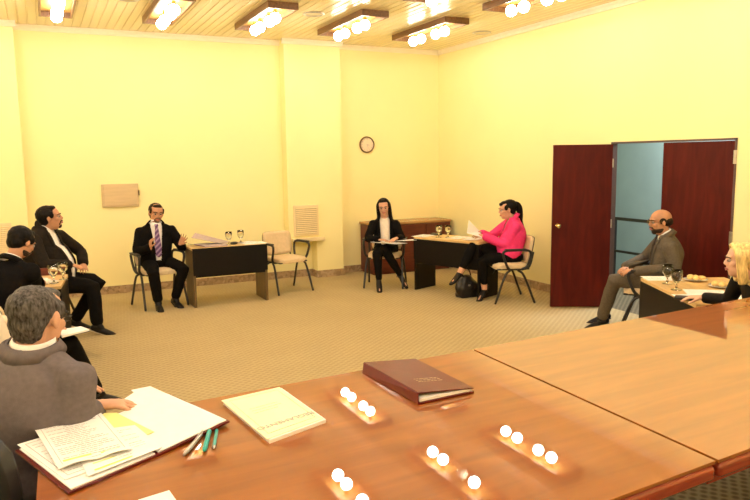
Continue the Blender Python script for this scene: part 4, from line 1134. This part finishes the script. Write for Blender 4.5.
# 7 woman in pink, profile
J = seated(5.30, 7.05, 155, lean=-.0, hz=.53, torso=.46, sw=.165, twist=12)
J['KR'] = V((4.86, 7.24, .67)); J['KL'] = V((4.93, 7.14, .50)); J['AL'] = V((4.96, 7.16, .17)); J['slim'] = 1
J['AR'] = V((4.68, 7.24, .36))
foot(J, 'L', (4.97, 7.14, .12), (-.75, -.35, -.1), .05); foot(J, 'R', (4.66, 7.24, .34), (-.85, -.3, .0), .05)
J['N'] = V((5.36, 7.08, 1.0)); J['H'] = V((5.28, 7.11, 1.125)); J['look'] = V((-.92, .36, -.12)); J['SR'] = V((5.40, 7.24, .93)); J['SL'] = V((5.29, 6.93, .93)); J['hs'] = 1.05
J['ER'] = V((5.22, 7.38, .76)); J['WR'] = V((5.05, 7.34, .82)); J['EL'] = V((5.20, 6.98, .69)); J['WL'] = V((4.98, 7.18, .80))
person('person in a bright pink jacket with a black ponytail reading in profile', J, 'skin', 'tail', 'hair_b', jacket='pink', jopen=(.3, .95, 0, .05), shirt='blouse', collar=False, size=1.02, bare_ankle=True, heels=True, lapels=True, belly=.03,
       hands={'L': dict(d=(-.85, .35, .12), n=(.1, .3, -.6), curl=.5), 'R': dict(d=(-.8, .1, .2), n=(0, -.3, -.5), curl=.5)})
s = quad_sheet('paper_sheet', [(4.70, 7.14, .86), (4.86, 7.34, 1.00), (5.02, 7.32, .845), (4.93, 7.14, .79)], 0, .0015, M['paper']); tag(s, 'white sheet raised in the hand of the woman in pink', 'paper')

# 8 balding man in grey suit by the door
J = seated(5.55, 4.86, 132, lean=.02, hz=.54, torso=.50, twist=8, sw=.185)
J['KR'] = V((5.30, 5.28, .50)); J['KL'] = V((5.14, 5.12, .55)); foot(J, 'L', (5.20, 5.34, .10), (-.72, .25, 0)); foot(J, 'R', (5.38, 5.50, .10), (-.72, .3, 0))
J['N'] = V((5.52, 4.85, .995)); J['H'] = V((5.46, 4.87, 1.135)); J['look'] = V((-.88, .42, -.06)); J['hs'] = 1.08; J['SR'] = V((5.65, 5.02, .91)); J['SL'] = V((5.42, 4.70, .91))
J['ER'] = V((5.60, 5.18, .72)); J['WR'] = V((5.27, 5.12, .66)); J['EL'] = V((5.42, 4.62, .70)); J['WL'] = V((5.18, 4.90, .665))
person('balding person in a grey suit and dark tie with crossed hands by the open door', J, 'skin_t', 'bald', 'hair_d', beard='full', beard_m='beard_d', glasses=True, jacket='suit_olive', jopen=(.12, .95, .02, .06), tie='tie_d', trousers='suit_olive', size=1.08,
       hands={'L': dict(d=(-.5, .7, -.1), n=(.2, .3, -.8), curl=.55), 'R': dict(d=(-.7, -.3, -.1), n=(.2, -.2, -.8), curl=.55)})

# 9 blond woman at the right edge
J = seated(4.27, 2.86, 140, lean=.03, hz=.52, torso=.46, sw=.16)
J['N'] = V((4.13, 2.90, 1.01)); J['H'] = V((4.045, 2.945, 1.11)); J['look'] = V((-.74, .67, -.02)); J['hs'] = .98; J['SR'] = V((4.20, 3.06, .945)); J['SL'] = V((4.05, 2.78, .955)); J['P'] = V((4.25, 2.86, .52))
J['EL'] = V((4.02, 2.84, .70)); J['WL'] = V((4.03, 3.04, .775)); J['ER'] = V((4.26, 3.18, .78)); J['WR'] = V((4.18, 3.32, .785))
person('blond person in a black sheer blouse in profile at the right edge', J, 'skin_f', 'bob', 'hair_y', shirt='sheer', collar=False, size=.92,
       hands={'L': dict(d=(-.3, .8, -.05), n=(0, 0, -1), curl=.4), 'R': dict(d=(-.5, .8, -.05), n=(0, 0, -1), curl=.4)})

# ------------------------------------------------------------------ light
def area(name, loc, size, power, col, rot=(0, 0, 0)):
    l = bpy.data.lights.new(name, 'AREA'); l.size = size; l.energy = power; l.color = col
    o = bpy.data.objects.new(name, l); COL.objects.link(o); o.location = loc; o.rotation_euler = rot; return o
cl = area('corridor_light', (7.0, 5.8, 2.95), .6, 110, (.95, .95, 1))
w_ = bpy.data.worlds.new('world'); bpy.context.scene.world = w_; w_.use_nodes = True
w_.node_tree.nodes['Background'].inputs[0].default_value = (.02, .02, .02, 1)
sc = bpy.context.scene
sc.view_settings.view_transform = 'Standard'; sc.view_settings.look = 'None'; sc.view_settings.gamma = 1
sc.view_settings.exposure = 0.0
sc.cycles.use_denoising = True; sc.cycles.max_bounces = 10; sc.cycles.diffuse_bounces = 6; sc.cycles.sample_clamp_indirect = 8
sc.cycles.caustics_reflective = False; sc.cycles.caustics_refractive = False
